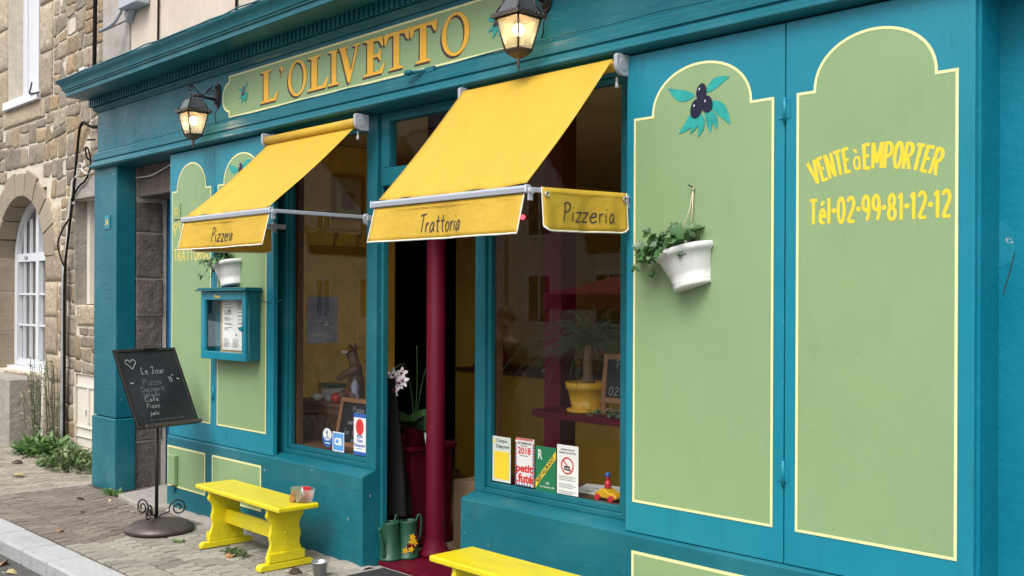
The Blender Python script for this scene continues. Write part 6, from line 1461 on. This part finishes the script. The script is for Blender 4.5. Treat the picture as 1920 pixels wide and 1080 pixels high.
for i in range(8): a = i * PI / 4 + .2; f.v.append((-7.3 + 1.5 * math.cos(a), -5.6 + 1.5 * math.sin(a), 1.72))
for i in range(8): a = i * PI / 4 + .2; f.v.append((-7.3 + 1.5 * math.cos(a), -5.6 + 1.5 * math.sin(a), 1.55))
for i in range(8): f.face((0, 1 + i, 1 + (i + 1) % 8)); f.face((1 + i, 9 + i, 9 + (i + 1) % 8, 1 + (i + 1) % 8))
link('canopy', f, m_parasol, T, solid=.004)
f = MB(); f.lathe([(0, -.1), (.25, -.1), (.25, -.05), (.05, 0), (0, 0)], -7.3, -5.6, 20); link('base', f, m_concrete, T)
# white parked car, seen in the left pane
T = thing('parked_car', 'white hatchback parked along the street, reflected in the left window', 'car', (-15.9, -4.2, -.1))
prof = [(-2.0, .25), (2.0, .25), (2.05, .5), (1.95, .75), (1.05, .9), (.45, 1.35), (-.9, 1.45), (-1.6, 1.2), (-1.95, .85), (-2.05, .5)]
f = MB(); b = 0; secs = [(-.82, .96), (-.78, 1.), (.78, 1.), (.82, .96)]
for yy, k in secs: f.v += [(-15.9 + u * (1 if abs(yy) < .8 else .98), -4.2 + yy * (1 if v < .92 else .86), -.1 + v * k) for u, v in prof]
n = len(prof)
for q in range(3):
    for i in range(n): f.face((q * n + i, q * n + (i + 1) % n, q * n + n + (i + 1) % n, q * n + n + i))
f.face(range(n)); f.face(range(4 * n - 1, 3 * n - 1, -1)); link('body', f, m_carp, T, bevel=.06)
for s2 in (-1, 1):
    f = MB(); f.prism([(.95, .93), (.42, 1.3), (-.2, 1.36), (-.2, .93)], lambda u, v: (-15.9 + u, -4.2 + s2 * .79, -.1 + v), lambda u, v: (-15.9 + u, -4.2 + s2 * .74, -.1 + v)); f.prism([(-.3, .93), (-.3, 1.37), (-.9, 1.38), (-1.4, 1.1), (-1.4, .95)], lambda u, v: (-15.9 + u, -4.2 + s2 * .79, -.1 + v), lambda u, v: (-15.9 + u, -4.2 + s2 * .74, -.1 + v)); link('side_window', f, m_black, T)
    f = MB(); f.ball((-13.92, -4.2 + s2 * .6, .58), .14, 12, (.6, 1, .8)); link('headlight', f, m_lglass, T)
    for wx in (-1.25, 1.3):
        f = MB(); f.tube([(-15.9 + wx, -4.2 + s2 * .66, .21), (-15.9 + wx, -4.2 + s2 * .85, .21)], .31, 24); w_ = link('wheel', f, m_black, T, bevel=.03)
        f = MB(); f.tube([(-15.9 + wx, -4.2 + s2 * .84, .21), (-15.9 + wx, -4.2 + s2 * .86, .21)], .19, 20); link('rim', f, m_galv, w_)
# person in the street whose reflection shows in the right window
T = thing('person', 'person in a black printed shirt standing in the street, reflected faintly in the right window', 'person', (-7.0, -2.7, -.1))
hx, hy, g0 = -7.0, -2.7, -.1
SC = .93
def P3(x, y, z, r, r2=None): return (hx + x * SC, hy + y * SC, g0 + z * SC, r * SC, (r2 or r) * SC)
pts = [P3(0, 0, .95, .15, .11), P3(0, 0, 1.12, .14, .10), P3(0, 0, 1.30, .165, .115), P3(0, 0, 1.43, .13, .09), P3(0, 0, 1.50, .055), P3(0, .01, 1.56, .052), P3(0, .01, 1.62, .078, .088), P3(0, .015, 1.70, .082, .095), P3(0, .01, 1.755, .06, .07),
 P3(-.19, 0, 1.41, .062), P3(-.24, .0, 1.14, .045), P3(-.24, .08, .92, .033), P3(.19, 0, 1.41, .062), P3(.24, .0, 1.14, .045), P3(.24, .08, .92, .033),
 P3(-.09, 0, .86, .095), P3(-.10, .01, .50, .065), P3(-.10, -.02, .10, .043), P3(-.10, .12, .04, .04), P3(.09, 0, .86, .095), P3(.10, .01, .50, .065), P3(.10, -.02, .10, .043), P3(.10, .12, .04, .04)]
ed = [(0, 1), (1, 2), (2, 3), (3, 4), (4, 5), (5, 6), (6, 7), (7, 8), (3, 9), (9, 10), (10, 11), (3, 12), (12, 13), (13, 14), (0, 15), (15, 16), (16, 17), (17, 18), (0, 19), (19, 20), (20, 21), (21, 22)]
for s2, wi in ((-1, 11), (1, 14)):
    b0 = len(pts); pts.append(P3(s2 * .24, .11, .86, .030, .018)); ed.append((wi, b0))
    for k, (dx, ln) in enumerate(((-.03, .075), (-.01, .085), (.01, .08), (.03, .065))):
        b1_ = len(pts); pts += [P3(s2 * .24 + dx, .12, .82, .009), P3(s2 * .24 + dx, .125, .82 - ln, .007)]; ed += [(b0, b1_), (b1_, b1_ + 1)]
    b1_ = len(pts); pts += [P3(s2 * .20, .14, .85, .010), P3(s2 * .185, .16, .80, .009)]; ed += [(b0, b1_), (b1_, b1_ + 1)]
bo = skin('body', pts, ed, m_skin, T)
f = MB(); f.ball((hx, hy + .0, g0 + 1.735 * SC), .096, 18, (.92, 1.02, .8)); 
f.v = [(x, y - (.03 if z < g0 + 1.72 * SC else 0), z) for x, y, z in f.v]; link('hair', f, m_hair, T)
f = MB()
for s2 in (-1, 1): f.ball((hx + s2 * .030, hy + .092, g0 + 1.655 * SC), .010, 8)
link('eyes', f, m_ink, T)
f = MB(); f.ball((hx, hy + .102, g0 + 1.625 * SC), .014, 8, (.8, 1.1, 1.5)); link('nose', f, m_skin, T)
f = MB(); f.ball((hx, hy + .090, g0 + 1.585 * SC), .018, 8, (1.2, .5, .4)); link('mouth', f, m_burg, T)
f = MB()
for z, rx, ry in ((.93, .165, .13), (1.10, .165, .128), (1.25, .182, .14), (1.36, .195, .135), (1.44, .16, .11), (1.485, .075, .075)):
    f.v += [(hx + rx * SC * math.cos(q * PI / 12), hy + ry * SC * math.sin(q * PI / 12), g0 + z * SC) for q in range(24)]
for j in range(5):
    for i in range(24): f.face((j * 24 + i, j * 24 + (i + 1) % 24, j * 24 + 24 + (i + 1) % 24, j * 24 + 24 + i), True)
for s2 in (-1, 1): f.tube([(hx + s2 * .15 * SC, hy, g0 + 1.415 * SC), (hx + s2 * .21 * SC, hy, g0 + 1.36 * SC), (hx + s2 * .235 * SC, hy, g0 + 1.20 * SC)], [.075, .072, .062], 12)
shp = link('shirt', f, m_shirt, T)
f = MB(); fm = lambda u, v, l=0.: (hx - u, hy + .138 + l, g0 + v)
type_(f, 'WITH M', fm, -.12, .12, 1.165, 1.215, .03); type_(f, 'WITCHES', fm, -.14, .14, 1.095, 1.145, .03); link('lettering', f, m_paper, shp)
for s2 in (-1, 1):
    f = MB(); f.tube([(hx + s2 * .085 * SC, hy, g0 + .94 * SC), (hx + s2 * .10 * SC, hy + .01, g0 + .5 * SC), (hx + s2 * .10 * SC, hy - .02, g0 + .10 * SC)], [.112, .085, .07], 14); link('trouser_leg', f, m_jean, T)
    f = MB(); f.ball((hx + s2 * .10 * SC, hy + .05, g0 + .045), .06, 12, (.9, 2.2, .75)); link('shoe', f, m_black, T)
